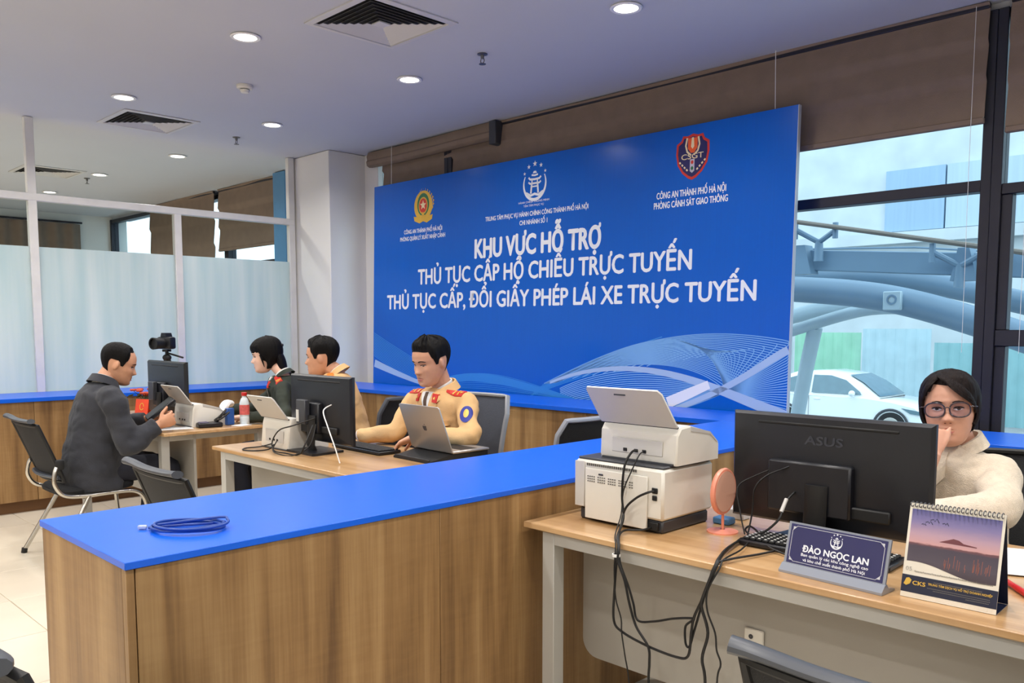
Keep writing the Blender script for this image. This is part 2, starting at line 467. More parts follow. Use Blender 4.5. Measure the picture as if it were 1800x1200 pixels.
# ------------------------------------------------------------------ glass partition
PX = -7.62
part = tag(thing('glass_partition', 'white framed glass partition, frosted to head height, behind the seated people', 'partition', (PX, 0, 0)), None)
posts = [4.50, 3.345, 2.165, 0.985, -0.195, -1.375, -2.555, -3.735]
for i, y in enumerate(posts):
    top = CZ - 0.002 if i in (0, 2, 4, 6) else 2.40
    B().bb(-0.03, 0.03, y - 0.032, y + 0.032, 0.0, top, 0.004).obj('post', FRAMEWH, part)
B().bb(-0.032, 0.032, -3.77, 4.53, 2.392, 2.452, 0.004).obj('top_rail', FRAMEWH, part)
B().bb(-0.032, 0.032, -3.77, 4.53, 0.0, 0.06, 0.004).obj('bottom_rail', FRAMEWH, part)
for a, c in zip(posts, posts[1:]):
    B().bb(-0.004, 0.004, c + 0.03, a - 0.03, 2.03, 2.395).obj('clear_pane', GLASSIN, part)
    B().bb(-0.005, 0.005, c + 0.03, a - 0.03, 0.06, 2.03).obj('frosted_pane', FROST, part)

# ------------------------------------------------------------------ ceiling fittings
def downlight(x, y, label, on=True):
    t = thing('downlight', label, 'ceiling light', (x, y, CZ), group='recessed ceiling downlights')
    B().lathe([(0.062, -0.001), (0.082, -0.002), (0.086, -0.008), (0.080, -0.012), (0.064, -0.010)], n=28, cap=False).obj('trim_ring', WHITEP, t)
    B().lathe([(0.0005, -0.0075), (0.066, -0.0075), (0.066, -0.0045), (0.0005, -0.0045)], n=28, cap=False).obj('diffuser', LAMPFACE, t)
    la = bpy.data.lights.new('downlight_lamp', 'AREA'); la.shape = 'DISK'; la.size = 0.13; la.energy = LAMP_W; la.color = LAMP_COL; la.spread = R(150)
    lo = bpy.data.objects.new('lamp', la); COL.objects.link(lo); lo.parent = t; lo.location = (0, 0, -0.014)
    return t
near = {(-2.83, 3.67): 'downlight highest at the top right of the picture', (-4.65, 3.67): 'downlight below the large square vent, above the banner\'s left part',
        (-4.65, 2.48): 'largest downlight left of the big square vent', (-6.47, 2.48): 'downlight just above the smaller square vent', (-6.47, 3.67): 'downlight right of the smaller square vent, left of the column top'}
for k in range(-2, 7):
    for y in (3.67, 2.48, 1.29, 0.10, -1.09, -2.28, -3.47):
        x = -2.83 - 1.82 * k
        if k == 3 and y == 2.48: continue
        if x > XR - 0.3 or x < XL + 0.3: continue
        yy = y if x > -9 else (3.5 if y == 3.67 else y - 0.15)
        x = {4: -9.89, 5: -11.585, 6: -13.07}.get(k, x)
        lab = near.get((round(x, 2), y)) or ('downlight seen above the glass partition' if x < -8 and y > 3 else 'downlight of the hall ceiling outside the picture')
        if y == 3.67 and k == 3: lab = 'downlight nearest beyond the partition\'s top rail'
        if y == 3.67 and k == 4: lab = 'downlight beside the farthest ceiling vent'
        if y == 3.67 and k == 5: lab = 'small downlight just above the partition\'s top rail'
        if y == 3.67 and k == 6: lab = 'tiny far downlight seen just under the partition\'s top rail'
        downlight(x, yy, lab)
VENT = mat('painted_vent_metal', (206, 205, 204), 0.5, var=0.02)
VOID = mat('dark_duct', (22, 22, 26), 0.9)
def vent(x, y, label, s=0.6):
    t = thing('ceiling_vent', label, 'vent', (x, y, CZ), group='square ceiling air vents')
    h = s / 2
    def sq(a, z): return [(-a, -a, z), (a, -a, z), (a, a, z), (-a, a, z)]
    b = B()
    b.grid([sq(h, -0.001), sq(h, -0.008), sq(h - 0.035, -0.012), sq(h - 0.04, -0.001)], wrap=True); b.obj('frame', VENT, t)
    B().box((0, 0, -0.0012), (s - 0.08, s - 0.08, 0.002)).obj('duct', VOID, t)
    for i in range(7):
        a = h - 0.055 - i * 0.034
        b = B(); b.grid([sq(a, -0.013), sq(a - 0.0165, -0.004), sq(a - 0.019, -0.0035), sq(a - 0.003, -0.0145)], wrap=True); b.obj('louvre', VENT, t)
    B().box((0, 0, -0.010), (0.075, 0.075, 0.008), 0.002).obj('centre_plate', VENT, t)
    return t
vent(-3.92, 2.90, 'large square slatted air vent at the top of the picture')
vent(-7.10, 2.91, 'smaller square air vent at upper left, nearer than the partition')
vent(-10.1, 3.04, 'farthest square air vent beyond the glass partition')
SPR = mat('sprinkler_brass', (120, 118, 116), 0.35, 0.8)
for x, y, lab in ((-3.92, 3.66, 'sprinkler head between the large vent and the top right downlight'), (-7.13, 3.69, 'small sprinkler head above the column, left of a downlight'), (-10.25, 3.49, 'sprinkler head by the far vent')):
    t = thing('sprinkler', lab, 'sprinkler', (x, y, CZ), group='ceiling sprinklers')
    B().lathe([(0.032, -0.001), (0.032, -0.006), (0.012, -0.012), (0.010, -0.03)], n=18).obj('rosette', SPR, t)
    B().tube(spline([(-0.012, 0, -0.03), (-0.016, 0, -0.045), (0, 0, -0.06), (0.016, 0, -0.045), (0.012, 0, -0.03)], 5), 0.003, 6).obj('yoke', SPR, t)
    B().lathe([(0.0215, -0.060), (0.0215, -0.063), (0.004, -0.064)], n=18).obj('deflector', SPR, t)
t = thing('smoke_detector', 'round white smoke detector on the ceiling', 'smoke detector', (-5.58, 2.96, CZ))
B().lathe([(0.055, -0.001), (0.055, -0.018), (0.048, -0.026)], n=28).obj('base', OFFWHITE, t)
B().lathe([(0.030, -0.026), (0.034, -0.034), (0.026, -0.05), (0.010, -0.053)], n=24).obj('sensor_dome', OFFWHITE, t)
B().lathe([(0.0315, -0.028), (0.0335, -0.034), (0.0315, -0.036)], n=24, cap=False).obj('slot_ring', BLACKSOFT, t)
for y in (2.37, 4.05):
    pass

# ------------------------------------------------------------------ blue counters (U shape)
CT = 0.86
def counter_panels(t, faces, z0, z1, step):
    pass
# near counter: x -2.53..-1.93, y 0.70..4.20
tag(B().bb(-2.53, -1.925, 0.70, 4.199, CT - 0.018, CT, 0.0015).obj('blue_countertop', BLUE), 'long blue laminate countertop in the foreground, blue coiled cable on it', 'countertop')
t = thing('counter_base', 'oak laminate base of the long foreground counter', 'counter', (-2.23, 2.45, 0))
def loc(b, o): return b.xf(Matrix.Translation(-Vector(o.location)))
loc(B().bb(-2.515, -1.945, 0.712, 4.195, 0.0, CT - 0.0185), t).obj('carcass', OAK, t)
loc(B().bb(-2.518, -1.955, 0.703, 0.7118, 0.0, CT - 0.0185, 0.001), t).obj('end_panel', OAK, t)
loc(B().bb(-1.953, -1.930, 0.703, 0.722, 0.0, CT - 0.0185, 0.001), t).obj('corner_strip', OAK, t)
for ya, yb in ((0.725, 1.62), (1.622, 2.82), (2.822, 4.195)):
    loc(B().bb(-1.9445, -1.930, ya, yb, 0.0, CT - 0.0185, 0.001), t).obj('front_panel', OAK, t)
loc(B().bb(-2.53, -2.5155, 0.712, 4.195, 0.0, CT - 0.0185, 0.001), t).obj('back_panel', OAK, t)
# window counter
tag(B().bb(-7.0, 2.2, 4.20, 4.72, CT - 0.03, CT, 0.002).obj('blue_countertop', BLUE), 'blue countertop along the windows below the banner', 'countertop')
t = thing('counter_base', 'oak laminate base of the counter along the windows', 'counter', (-2.4, 4.47, 0))
loc(B().bb(-6.99, 2.2, 4.235, 4.71, 0.09, CT - 0.0305), t).obj('carcass', OAK, t)
loc(B().bb(-6.99, 2.2, 4.27, 4.70, 0.0, 0.0895), t).obj('plinth', PLINTH, t)
xs = [-6.98 + 1.148 * i for i in range(9)]
for a in xs: loc(B().bb(a, a + 1.145, 4.220, 4.2345, 0.09, CT - 0.031, 0.001), t).obj('front_panel', OAK, t)
# partition counter
tag(B().bb(-7.585, -6.98, -3.7, 4.199, CT - 0.03, CT, 0.002).obj('blue_countertop', BLUE), 'blue countertop running along the frosted glass partition', 'countertop')
t = thing('counter_base', 'oak laminate base of the counter below the frosted partition', 'counter', (-7.28, 0.25, 0))
loc(B().bb(-7.57, -7.015, -3.7, 4.195, 0.09, CT - 0.0305), t).obj('carcass', OAK, t)
loc(B().bb(-7.55, -7.05, -3.7, 4.195, 0.0, 0.0895), t).obj('plinth', PLINTH, t)
for i in range(7): loc(B().bb(-7.0145, -7.0, -3.7 + 1.128 * i, -3.7 + 1.128 * i + 1.125, 0.09, CT - 0.031, 0.001), t).obj('front_panel', OAK, t)

# ------------------------------------------------------------------ blue banner
BY = 4.745
XB0, XB1, ZB0, ZB1 = -6.62, -2.425, 0.60, 2.685
banner = thing('banner_board', 'large blue sign board with white Vietnamese lettering and three emblems', 'sign board', ((XB0 + XB1) / 2, BY, ZB0))
BAN = mat('printed_blue_board', (0, 94, 200), 0.2, spec=0.35, var=0.025, scale=3, stretch=(30, 1, 0.6))
def bl(b): return loc(b, banner)
bl(B().bb(XB0, XB1, BY, BY + 0.028, ZB0, ZB1, 0.001)).obj('board', BAN, banner)
EDGE = mat('banner_edge', (190, 196, 206), 0.4)
bl(B().bb(XB1, XB1 + 0.004, BY - 0.001, BY + 0.03, ZB0, ZB1)).obj('edge_strip', EDGE, banner)
SX = (BY) / 4.69      # layout was measured on the plane y = 4.69
def bx(x): return x * SX
def bz(z): return 1.385 + (z - 1.385) * SX
INK = mat('white_print', (238, 242, 250), 0.35, var=0.01)
def btext(s, x0, x1, zb, h, bold, m=INK):
    text_on('lettering', s, Vector((bx(x0), BY, bz(zb))) - banner.location, (1, 0, 0), (0, 0, 1), (0, -1, 0), bx(x1) - bx(x0), h, m, banner, bold)
btext('KHU VỰC HỖ TRỢ', -5.155, -3.845, 1.945, 0.155, 0.035)
btext('THỦ TỤC CẤP HỘ CHIẾU TRỰC TUYẾN', -5.885, -3.09, 1.757, 0.136, 0.035)
btext('THỦ TỤC CẤP, ĐỔI GIẤY PHÉP LÁI XE TRỰC TUYẾN', -6.33, -2.625, 1.548, 0.132, 0.035)
btext('CÔNG AN THÀNH PHỐ HÀ NỘI', -6.09, -5.57, 2.205, 0.037, 0.03)
btext('PHÒNG QUẢN LÝ XUẤT NHẬP CẢNH', -6.145, -5.53, 2.145, 0.037, 0.03)
btext('TRUNG TÂM PHỤC VỤ HÀNH CHÍNH CÔNG THÀNH PHỐ HÀ NỘI', -5.035, -3.965, 2.228, 0.036, 0.03)
btext('CHI NHÁNH SỐ 1', -4.65, -4.36, 2.165, 0.036, 0.03)
btext('HÀNH CHÍNH THÔNG MINH', -4.665, -4.345, 2.325, 0.016, 0.006)
btext('TẬN TÂM PHỤC VỤ', -4.61, -4.40, 2.297, 0.016, 0.006)
btext('CÔNG AN THÀNH PHỐ HÀ NỘI', -3.375, -2.855, 2.228, 0.044, 0.03)
btext('PHÒNG CẢNH SÁT GIAO THÔNG', -3.395, -2.84, 2.164, 0.044, 0.03)
def badge(cx, cz, name, label):
    e = empty(name); e.parent = banner; e.location = Vector((bx(cx), BY, bz(cz))) - banner.location
    e['label'] = label
    return e
FR = lambda h: ((0, -h, 0), (1, 0, 0), (0, 0, 1), (0, -1, 0))
def flat(e, name, outlines, m, h, th=0.0006):
    b = B()
    for o in outlines: b.prism(o, 0, th, FR(h))
    return b.obj(name, m, e, smooth=False)
GOLD = mat('gold_print', (224, 178, 64), 0.4); GREENP = mat('green_print', (40, 110, 74), 0.4); REDP = mat('red_print', (206, 52, 40), 0.4)
NAVYP = mat('navy_print', (34, 30, 92), 0.4); CREAMP = mat('cream_print', (240, 220, 178), 0.4); ORANGEP = mat('orange_print', (236, 96, 44), 0.4)
e = badge(-5.825, 2.432, 'round_emblem', 'gold wreath emblem with red centre and star')
flat(e, 'wreath', [ring2(0, 0, 0.125, 0.130, 0, 350, 36)], GOLD, 0.0012)
flat(e, 'leaves', [[(sx * (0.10 + 0.03 * math.cos(R(a))) + 0, 0.12 * math.sin(R(a)) + dy) for dy, sx in ((0.0, math.cos(R(a))), (0.022, math.cos(R(a)) * 1.16), (0.034, math.cos(R(a)) * 1.02))] for a in range(-50, 240, 14)], GOLD, 0.0010)
flat(e, 'ribbon', [[(-0.12, -0.125), (-0.13, -0.085), (0, -0.105), (0.13, -0.085), (0.12, -0.125), (0.05, -0.15), (0, -0.135), (-0.05, -0.15)]], GOLD, 0.0016)
flat(e, 'green_field', [ring2(0, 0.01, 0.082, 0.098, 0, 350, 32)], GREENP, 0.0020)
flat(e, 'gold_ring', [ring2(0, 0.0, 0.062, 0.074, 0, 350, 30)], GOLD, 0.0024)
flat(e, 'red_disc', [ring2(0, 0.0, 0.052, 0.062, 0, 350, 30)], REDP, 0.0028)
flat(e, 'star', [star(0, 0.004, 0.044)], CREAMP, 0.0034)
flat(e, 'base_mark', [[(-0.03, -0.10), (0, -0.052), (0.03, -0.10), (0.012, -0.10), (0, -0.08), (-0.012, -0.10)]], GOLD, 0.0034)
def pavilion(s):
    """gate pavilion inside a ring with hands below and five stars above, half width s"""
    q = [band(ring2(0, 0, s * 0.98, s * 1.02, 150, 390, 40), [s * (0.07 + 0.13 * math.sin(math.pi * i / 40)) for i in range(41)])]
    q += [star(s * 1.02 * math.cos(R(a)), s * (0.28 + 0.98 * math.sin(R(a))), s * (0.2 if a == 90 else 0.16 if a in (58, 122) else 0.12)) for a in (26, 58, 90, 122, 154)]
    q += [band([(-0.55 * s, 0.42 * s), (-0.42 * s, 0.30 * s), (0, 0.27 * s), (0.42 * s, 0.30 * s), (0.55 * s, 0.42 * s)], s * 0.13)]
    q += [band([(-0.28 * s, 0.56 * s), (0, 0.52 * s), (0.28 * s, 0.56 * s)], s * 0.11)]
    q += [[(-0.18 * s, 0.66 * s), (0.18 * s, 0.66 * s), (0.10 * s, 0.80 * s), (-0.10 * s, 0.80 * s)]]
    q += [band([(-0.55 * s, 0.12 * s), (-0.42 * s, 0.02 * s), (0.42 * s, 0.02 * s), (0.55 * s, 0.12 * s)], s * 0.12)]
    q += [band([(x * s, 0.30 * s), (x * s, 0.02 * s)], s * 0.1) for x in (-0.24, 0.24)]
    q += [band([(x * s, 0.0), (x * 1.25 * s, -0.62 * s)], s * 0.14) for x in (-0.26, 0.26)] + [band([(-0.28 * s, -0.18 * s), (0.28 * s, -0.18 * s)], s * 0.09)]
    q += [band([(-0.75 * s, -0.55 * s), (-0.35 * s, -0.75 * s), (0, -0.66 * s), (0.35 * s, -0.75 * s), (0.75 * s, -0.55 * s)], s * 0.16)]
    return q
e = badge(-4.497, 2.465, 'pavilion_emblem', 'white pavilion gate logo in a ring with five stars')
flat(e, 'pavilion_mark', pavilion(0.118), INK, 0.0012)
e = badge(-3.106, 2.475, 'shield_emblem', 'red and navy police shield lettered CSGT')
def shield(k):
    pts = [(-0.075, 0.135), (-0.04, 0.13), (0, 0.142), (0.04, 0.13), (0.075, 0.135), (0.088, 0.105), (0.122, 0.085), (0.126, 0.02), (0.112, -0.05), (0.075, -0.105), (0.03, -0.14), (0, -0.152)]
    pts = pts + [(-x, z) for x, z in pts[::-1][1:-0 or None] if abs(x) > 0 and (x, z) not in ((-0.075, 0.135), (-0.04, 0.13), (0, 0.142), (0.04, 0.13), (0.075, 0.135))]
    pts = [p for i, p in enumerate(pts) if p not in pts[:i]]
    return [(x * k, z * k) for x, z in pts]
flat(e, 'shield_rim', [shield(1.0)], REDP, 0.0012)
flat(e, 'shield_field', [shield(0.88)], NAVYP, 0.0018)
flat(e, 'torch', [[(-0.036, 0.115), (0.036, 0.115), (0.036, 0.05), (0.012, 0.02), (-0.012, 0.02), (-0.036, 0.05)]], ORANGEP, 0.0026)
flat(e, 'torch_core', [[(-0.007, 0.118), (0.007, 0.118), (0.012, 0.06), (0, 0.045), (-0.012, 0.06)]], CREAMP, 0.0032)
flat(e, 'laurel', [band([(-0.042, 0.118), (-0.052, 0.07), (-0.04, 0.03), (-0.01, 0.005)], 0.012), band([(0.042, 0.118), (0.052, 0.07), (0.04, 0.03), (0.01, 0.005)], 0.012)], CREAMP, 0.0032)
flat(e, 'signal_post', [[(-0.017, -0.02), (0.017, -0.02), (0.017, -0.095), (0, -0.108), (-0.017, -0.095)]], mat('silver_print', (196, 190, 204), 0.4), 0.0026)
flat(e, 'signal_red', [ring2(0, -0.04, 0.010, 0.012, 0, 350, 14)], REDP, 0.0032); flat(e, 'signal_green', [ring2(0, -0.078, 0.010, 0.012, 0, 350, 14)], GREENP, 0.0032)
for i in range(4):
    for sx in (-1, 1): flat(e, 'dash', [band([(sx * (0.098 - 0.018 * i), -0.03 - 0.017 * i), (sx * (0.088 - 0.018 * i), -0.04 - 0.017 * i)], 0.011)], CREAMP, 0.0026)
text_on('lettering', 'CSGT', (-0.083, -0.0028, -0.018), (1, 0, 0), (0, 0, 1), (0, -1, 0), 0.166, 0.036, CREAMP, e, 0.02)
# wave print: families of thin curves
WV1 = mat('pale_blue_print', (120, 176, 232), 0.3, var=0.02); WV2 = mat('mid_blue_print', (44, 134, 216), 0.3, var=0.02); WV3 = mat('light_blue_print', (168, 196, 232), 0.3, var=0.02)
def lerp(a, b, t): return a + (b - a) * t
def bez(p, t):
    q = [Vector(x) for x in p]
    while len(q) > 1: q = [a.lerp(c, t) for a, c in zip(q, q[1:])]
    return q[0]
def family(ca, cb, n, w, k=26, clip=True):
    out = []
    for i in range(n):
        s = i / max(n - 1, 1)
        cc = [(lerp(a[0], c[0], s), lerp(a[1], c[1], s)) for a, c in zip(ca, cb)]
        pts = [tuple(bez(cc, t / k)) for t in range(k + 1)]
        pts = [(min(max(bx(x), XB0 + 0.002), XB1 - 0.002) - banner.location.x, max(bz(z), ZB0 + 0.01) - banner.location.z) for x, z in pts]
        out.append(band(pts, w))
    return out
def wprint(name, fam, m, h):
    b = B()
    for o in fam:
        k = len(o) // 2; a, c = o[:k], o[k:][::-1]
        b.grid([[(x, -h, z) for x, z in a], [(x, -h, z) for x, z in c]])
    ob = b.obj(name, m, banner, smooth=False)
    if len(fam) > 1: ob['kind'] = 'stuff'
    return ob
TOP = [(-4.36, 0.96), (-3.75, 1.22), (-3.25, 1.40), (-2.75, 1.36), (-2.38, 1.30)]
wprint('wave_print', family(TOP, [(-4.25, 0.97), (-3.7, 1.16), (-3.1, 1.22), (-2.9, 1.05), (-2.81, 0.99)], 26, 0.006), WV1, 0.0006)
wprint('wave_print', family([(-4.36, 0.96), (-3.75, 1.22), (-3.25, 1.40), (-2.95, 1.38), (-2.81, 0.99)], [(-2.38, 1.30), (-2.4, 1.27), (-2.5, 1.2), (-2.65, 1.1), (-2.81, 0.99)], 22, 0.006), WV1, 0.0009)
wprint('wave_print', family([(-4.2, 0.93), (-3.8, 1.10), (-3.3, 1.16), (-3.0, 1.06), (-2.83, 0.98)], [(-4.15, 0.66), (-3.9, 0.70), (-3.5, 0.74), (-3.2, 0.80), (-2.83, 0.97)], 24, 0.007), WV1, 0.0006)
wprint('wave_print', family([(-2.78, 1.0), (-2.6, 1.10), (-2.5, 1.16), (-2.38, 1.24)], [(-2.78, 0.97), (-2.62, 0.92), (-2.5, 0.89), (-2.38, 0.86)], 22, 0.006), WV1, 0.0006)
wprint('wave_band', [band([(bx(x) - banner.location.x, bz(z) - banner.location.z) for x, z in [tuple(bez([(-4.30, 0.97), (-3.8, 1.15), (-3.25, 1.17), (-2.95, 1.0), (-2.7, 0.95), (-2.40, 0.855)], i / 30)) for i in range(31)]], [0.02 + 0.05 * i / 30 for i in range(31)])], WV3, 0.0014)
wprint('wave_band', [band([(bx(x) - banner.location.x, bz(z) - banner.location.z) for x, z in [tuple(bez([(-2.40, 1.25), (-2.55, 1.18), (-2.75, 1.0), (-3.0, 0.92), (-3.3, 0.80)], i / 24)) for i in range(25)]], [0.05 - 0.02 * i / 24 for i in range(25)])], WV3, 0.0014)
wprint('wave_print', family([(-6.53, 1.33), (-6.1, 1.16), (-5.7, 1.02), (-5.4, 0.93)], [(-6.53, 1.12), (-6.1, 0.95), (-5.8, 0.86), (-5.4, 0.86)], 15, 0.007), WV2, 0.0006)
wprint('wave_band', [band([(bx(x) - banner.location.x, bz(z) - banner.location.z) for x, z in [tuple(bez([(-6.52, 1.05), (-6.2, 0.97), (-5.9, 0.9), (-5.6, 0.86)], i / 20)) for i in range(21)]], [0.07 - 0.05 * i / 20 for i in range(21)])], WV3, 0.0011)
wprint('wave_band', [band([(bx(x) - banner.location.x, bz(z) - banner.location.z) for x, z in [tuple(bez([(-5.75, 0.86), (-5.4, 1.0), (-5.0, 1.02), (-4.6, 0.93), (-4.06, 0.86)], i / 30)) for i in range(31)]], [0.02 + 0.05 * math.sin(math.pi * i / 30) for i in range(31)])], WV2, 0.0011)
wprint('wave_print', family([(-5.7, 0.86), (-5.3, 1.05), (-4.9, 1.06), (-4.5, 0.95), (-4.08, 0.87)], [(-5.7, 0.84), (-5.3, 0.90), (-4.9, 0.90), (-4.5, 0.88), (-4.08, 0.85)], 9, 0.005), WV2, 0.0006)
wprint('wave_print', family([(-4.36, 0.96), (-3.9, 1.15), (-3.6, 1.24), (-3.3, 1.32)], [(-4.5, 0.86), (-4.1, 1.0), (-3.8, 1.08), (-3.4, 1.16)], 9, 0.007), WV2, 0.0004)
wprint('light_streak', [band([(bx(x) - banner.location.x, bz(z) - banner.location.z) for x, z in ((-3.24, 0.885), (-3.10, 0.945), (-2.93, 1.02))], [0.075, 0.07, 0.055])], INK, 0.0018)
tagw = B(); tagw.cyl((bx(-2.55), BY + 0.012, ZB1), (bx(-2.56), 4.755, CZ - 0.02), 0.002, n=6)
bl(tagw).obj('hanging_wire', WHITEP, banner)
tagw = B(); tagw.cyl((bx(-6.3), BY + 0.012, ZB1), (bx(-6.3), 4.755, CZ - 0.02), 0.002, n=6)
bl(tagw).obj('hanging_wire', WHITEP, banner)
banner.rotation_euler = (R(-1.4), 0, 0)
for xx in (-6.2, -4.5, -2.8): bl(B().bb(xx, xx + 0.04, BY + 0.0285, BY + 0.07, 0.05, 2.3, 0.002)).obj('rear_post', GREYMETAL, banner)
# ------------------------------------------------------------------ the street outside
GZ = -1.25
CONC = mat('pale_concrete', (196, 204, 208), 0.9, var=0.10, scale=0.8, bump=0.05, bscale=9)
ASPH = mat('asphalt', (150, 154, 156), 0.9, var=0.1, scale=3)
g = B().bb(-60, 30, WY + 0.3, 60, GZ - 0.2, GZ).obj('ground', ASPH); g['kind'] = 'structure'; g['label'] = 'pale asphalt yard outside the windows'
STEEL = mat('blue_grey_steel_paint', (112, 138, 160), 0.45, var=0.05, scale=3)
STEELW = mat('pale_steel_paint', (168, 188, 198), 0.4, var=0.04)
far = thing('concrete_building', 'pale concrete building far outside the window with blue panels', 'building', (-14, 36, GZ))
lo = lambda b: loc(b, far)
lo(B().bb(-60, 20, 36.0, 37, GZ, 22)).obj('wall', CONC, far)
for i, (xa, xb, m) in enumerate(((-10.6, -8.9, (150, 176, 200)), (-8.85, -6.6, (176, 194, 210)), (-6.55, -3.9, (128, 158, 190)), (-3.8, 0.0, (140, 166, 194)))):
    lo(B().bb(xa * 1.34, xb * 1.34, 35.8, 35.99, 5.25, 7.7)).obj('cladding_panel', mat('blue_cladding_%d' % i, m, 0.6, var=0.05, scale=1.0, stretch=(8, 1, 0.3)), far)
lo(B().bb(-60, 20, 35.5, 35.99, 4.75, 5.2)).obj('cornice', CONC, far)
# corrugated fence sheets
for i, (xa, xb, zt, col, lab) in enumerate(((-8.4, -6.55, 1.16, (186, 198, 200), 'grey corrugated fence sheet left of the green one'), (-6.52, -5.45, 1.30, (150, 200, 174), 'pale green corrugated fence sheet behind the car'), (-5.42, -4.42, 1.36, (176, 200, 208), 'grey blue corrugated fence sheet beside the green one'),
                                       (-4.38, -3.0, 1.16, (138, 180, 184), 'teal corrugated fence sheet above the car bonnet'), (-2.97, -1.6, 1.24, (172, 192, 198), 'pale corrugated fence sheet behind the dark window post'), (-1.55, 1.2, 1.2, (160, 186, 192), 'corrugated fence sheet at the right edge'))):
    xa, xb, zt = xa * 1.923, xb * 1.923, 1.385 + (zt - 1.385) * 1.923
    n = int((xb - xa) / 0.07); b = B()
    b.grid([[(xa + (xb - xa) * j / n, 25.0 + 0.035 * math.sin(j * math.pi / 2 * 1.0) + s, z) for j in range(n + 1)] for s, z in ((0, GZ), (0, zt), (0.006, zt), (0.006, GZ))])
    tag(b.obj('fence_sheet', mat('fence_paint_%d' % i, col, 0.5, var=0.08, scale=2)), lab, 'fence', 'corrugated street fence')
# canopy steelwork
def beam(name, pts, r, m, lab, cat='pipe', n=16, k=8):
    o = B().tube(spline(pts, k), r, n).obj(name, m); return tag(o, lab, cat)
beam('steel_tube', [(-5.2, 8.0, 1.86), (-4.1, 8.0, 1.765), (-3.44, 8.0, 1.70), (-2.92, 8.0, 1.60), (-2.28, 8.0, 1.40), (-1.4, 8.0, 1.08)], 0.125, STEEL, 'thick curved blue grey steel tube across the window')
beam('steel_tube', [(-5.4, 9.6, 1.95), (-4.6, 9.6, 1.97), (-3.6, 9.6, 1.90), (-2.7, 9.6, 1.70), (-1.6, 9.6, 1.40)], 0.115, STEEL, 'second curved steel tube behind the thick one')
beam('steel_tube', [(-6.0, 9.0, 1.15), (-4.9, 9.0, 1.42), (-4.1, 9.0, 1.60), (-3.5, 9.0, 1.66)], 0.085, STEELW, 'pale branching tube rising under the thick steel tube')
beam('steel_tube', [(-5.0, 8.4, 1.10), (-4.2, 8.4, 1.36), (-3.5, 8.4, 1.55), (-3.0, 8.4, 1.56)], 0.06, STEELW, 'slim pale tube below the thick steel tube')
beam('steel_strut', [(-4.62, 8.9, GZ), (-4.25, 8.6, 0.5), (-4.02, 8.45, 1.38)], 0.075, STEELW, 'slanted pale strut in front of the white car')
bm_ = thing('box_beam', 'flat blue grey box beam above the steel tubes', 'beam', (-3.2, 8.9, 2.0))
loc(B().box((-3.2, 8.9, 2.02), (3.6, 0.12, 0.22), 0.01, rot=(0, R(4.5), 0)), bm_).obj('web', STEEL, bm_)
for x in (-4.35, -2.72):
    loc(B().prism([(-0.11, -0.14), (0.13, -0.14), (0.05, 0.17), (-0.05, 0.17)], -0.09, 0.09, ((x, 8.82, 2.0 - (x + 3.2) * 0.08), (1, 0, 0), (0, 0, 1), (0, 1, 0))), bm_).obj('bracket', STEEL, bm_)
rail = thing('canopy_rail', 'thin steel rail on forked brackets above the box beam', 'rail', (-3.2, 8.6, 2.3))
loc(B().tube([(-5.0, 8.6, 2.62), (-4.35, 8.6, 2.50), (-2.4, 8.6, 2.09), (-1.6, 8.6, 1.92)], 0.024, 8), rail).obj('rod', mat('brown_steel', (116, 108, 100), 0.5), rail)
for x, z in ((-4.15, 2.30), (-2.75, 1.98)):
    b = B(); b.cyl((x, 8.75, z - 0.22), (x, 8.75, z), 0.05, 0.04, 10); b.cyl((x, 8.75, z - 0.02), (x - 0.22, 8.65, z + 0.12), 0.028, n=8); b.cyl((x, 8.75, z - 0.02), (x + 0.22, 8.65, z + 0.08), 0.028, n=8)
    b.cyl((x - 0.22, 8.65, z + 0.02), (x - 0.22, 8.65, z + 0.2), 0.03, n=8); b.cyl((x + 0.22, 8.65, z), (x + 0.22, 8.65, z + 0.16), 0.03, n=8)
    loc(b, rail).obj('forked_bracket', STEEL, rail)
loc(B().tube([(-5.0, 9.4, 2.30), (-3.4, 9.4, 2.22), (-2.0, 9.4, 2.05)], 0.012, 6), rail).obj('wire', STEEL, rail)
loc(B().tube([(-5.0, 9.5, 2.22), (-3.4, 9.5, 2.12), (-2.0, 9.5, 1.95)], 0.012, 6), rail).obj('wire', STEEL, rail)
sg = thing('wall_box', 'small pale box fixed to the thick steel tube', 'box', (-3.02, 7.86, 1.6))
loc(B().box((-3.02, 7.86, 1.62), (0.16, 0.05, 0.17), 0.008), sg).obj('case', STEELW, sg)
loc(B().lathe([(0.03, 0), (0.045, 0.0), (0.045, -0.006), (0.03, -0.006)], (-3.02, 7.835, 1.63), 18, 'y', cap=False), sg).obj('dial', STEEL, sg)
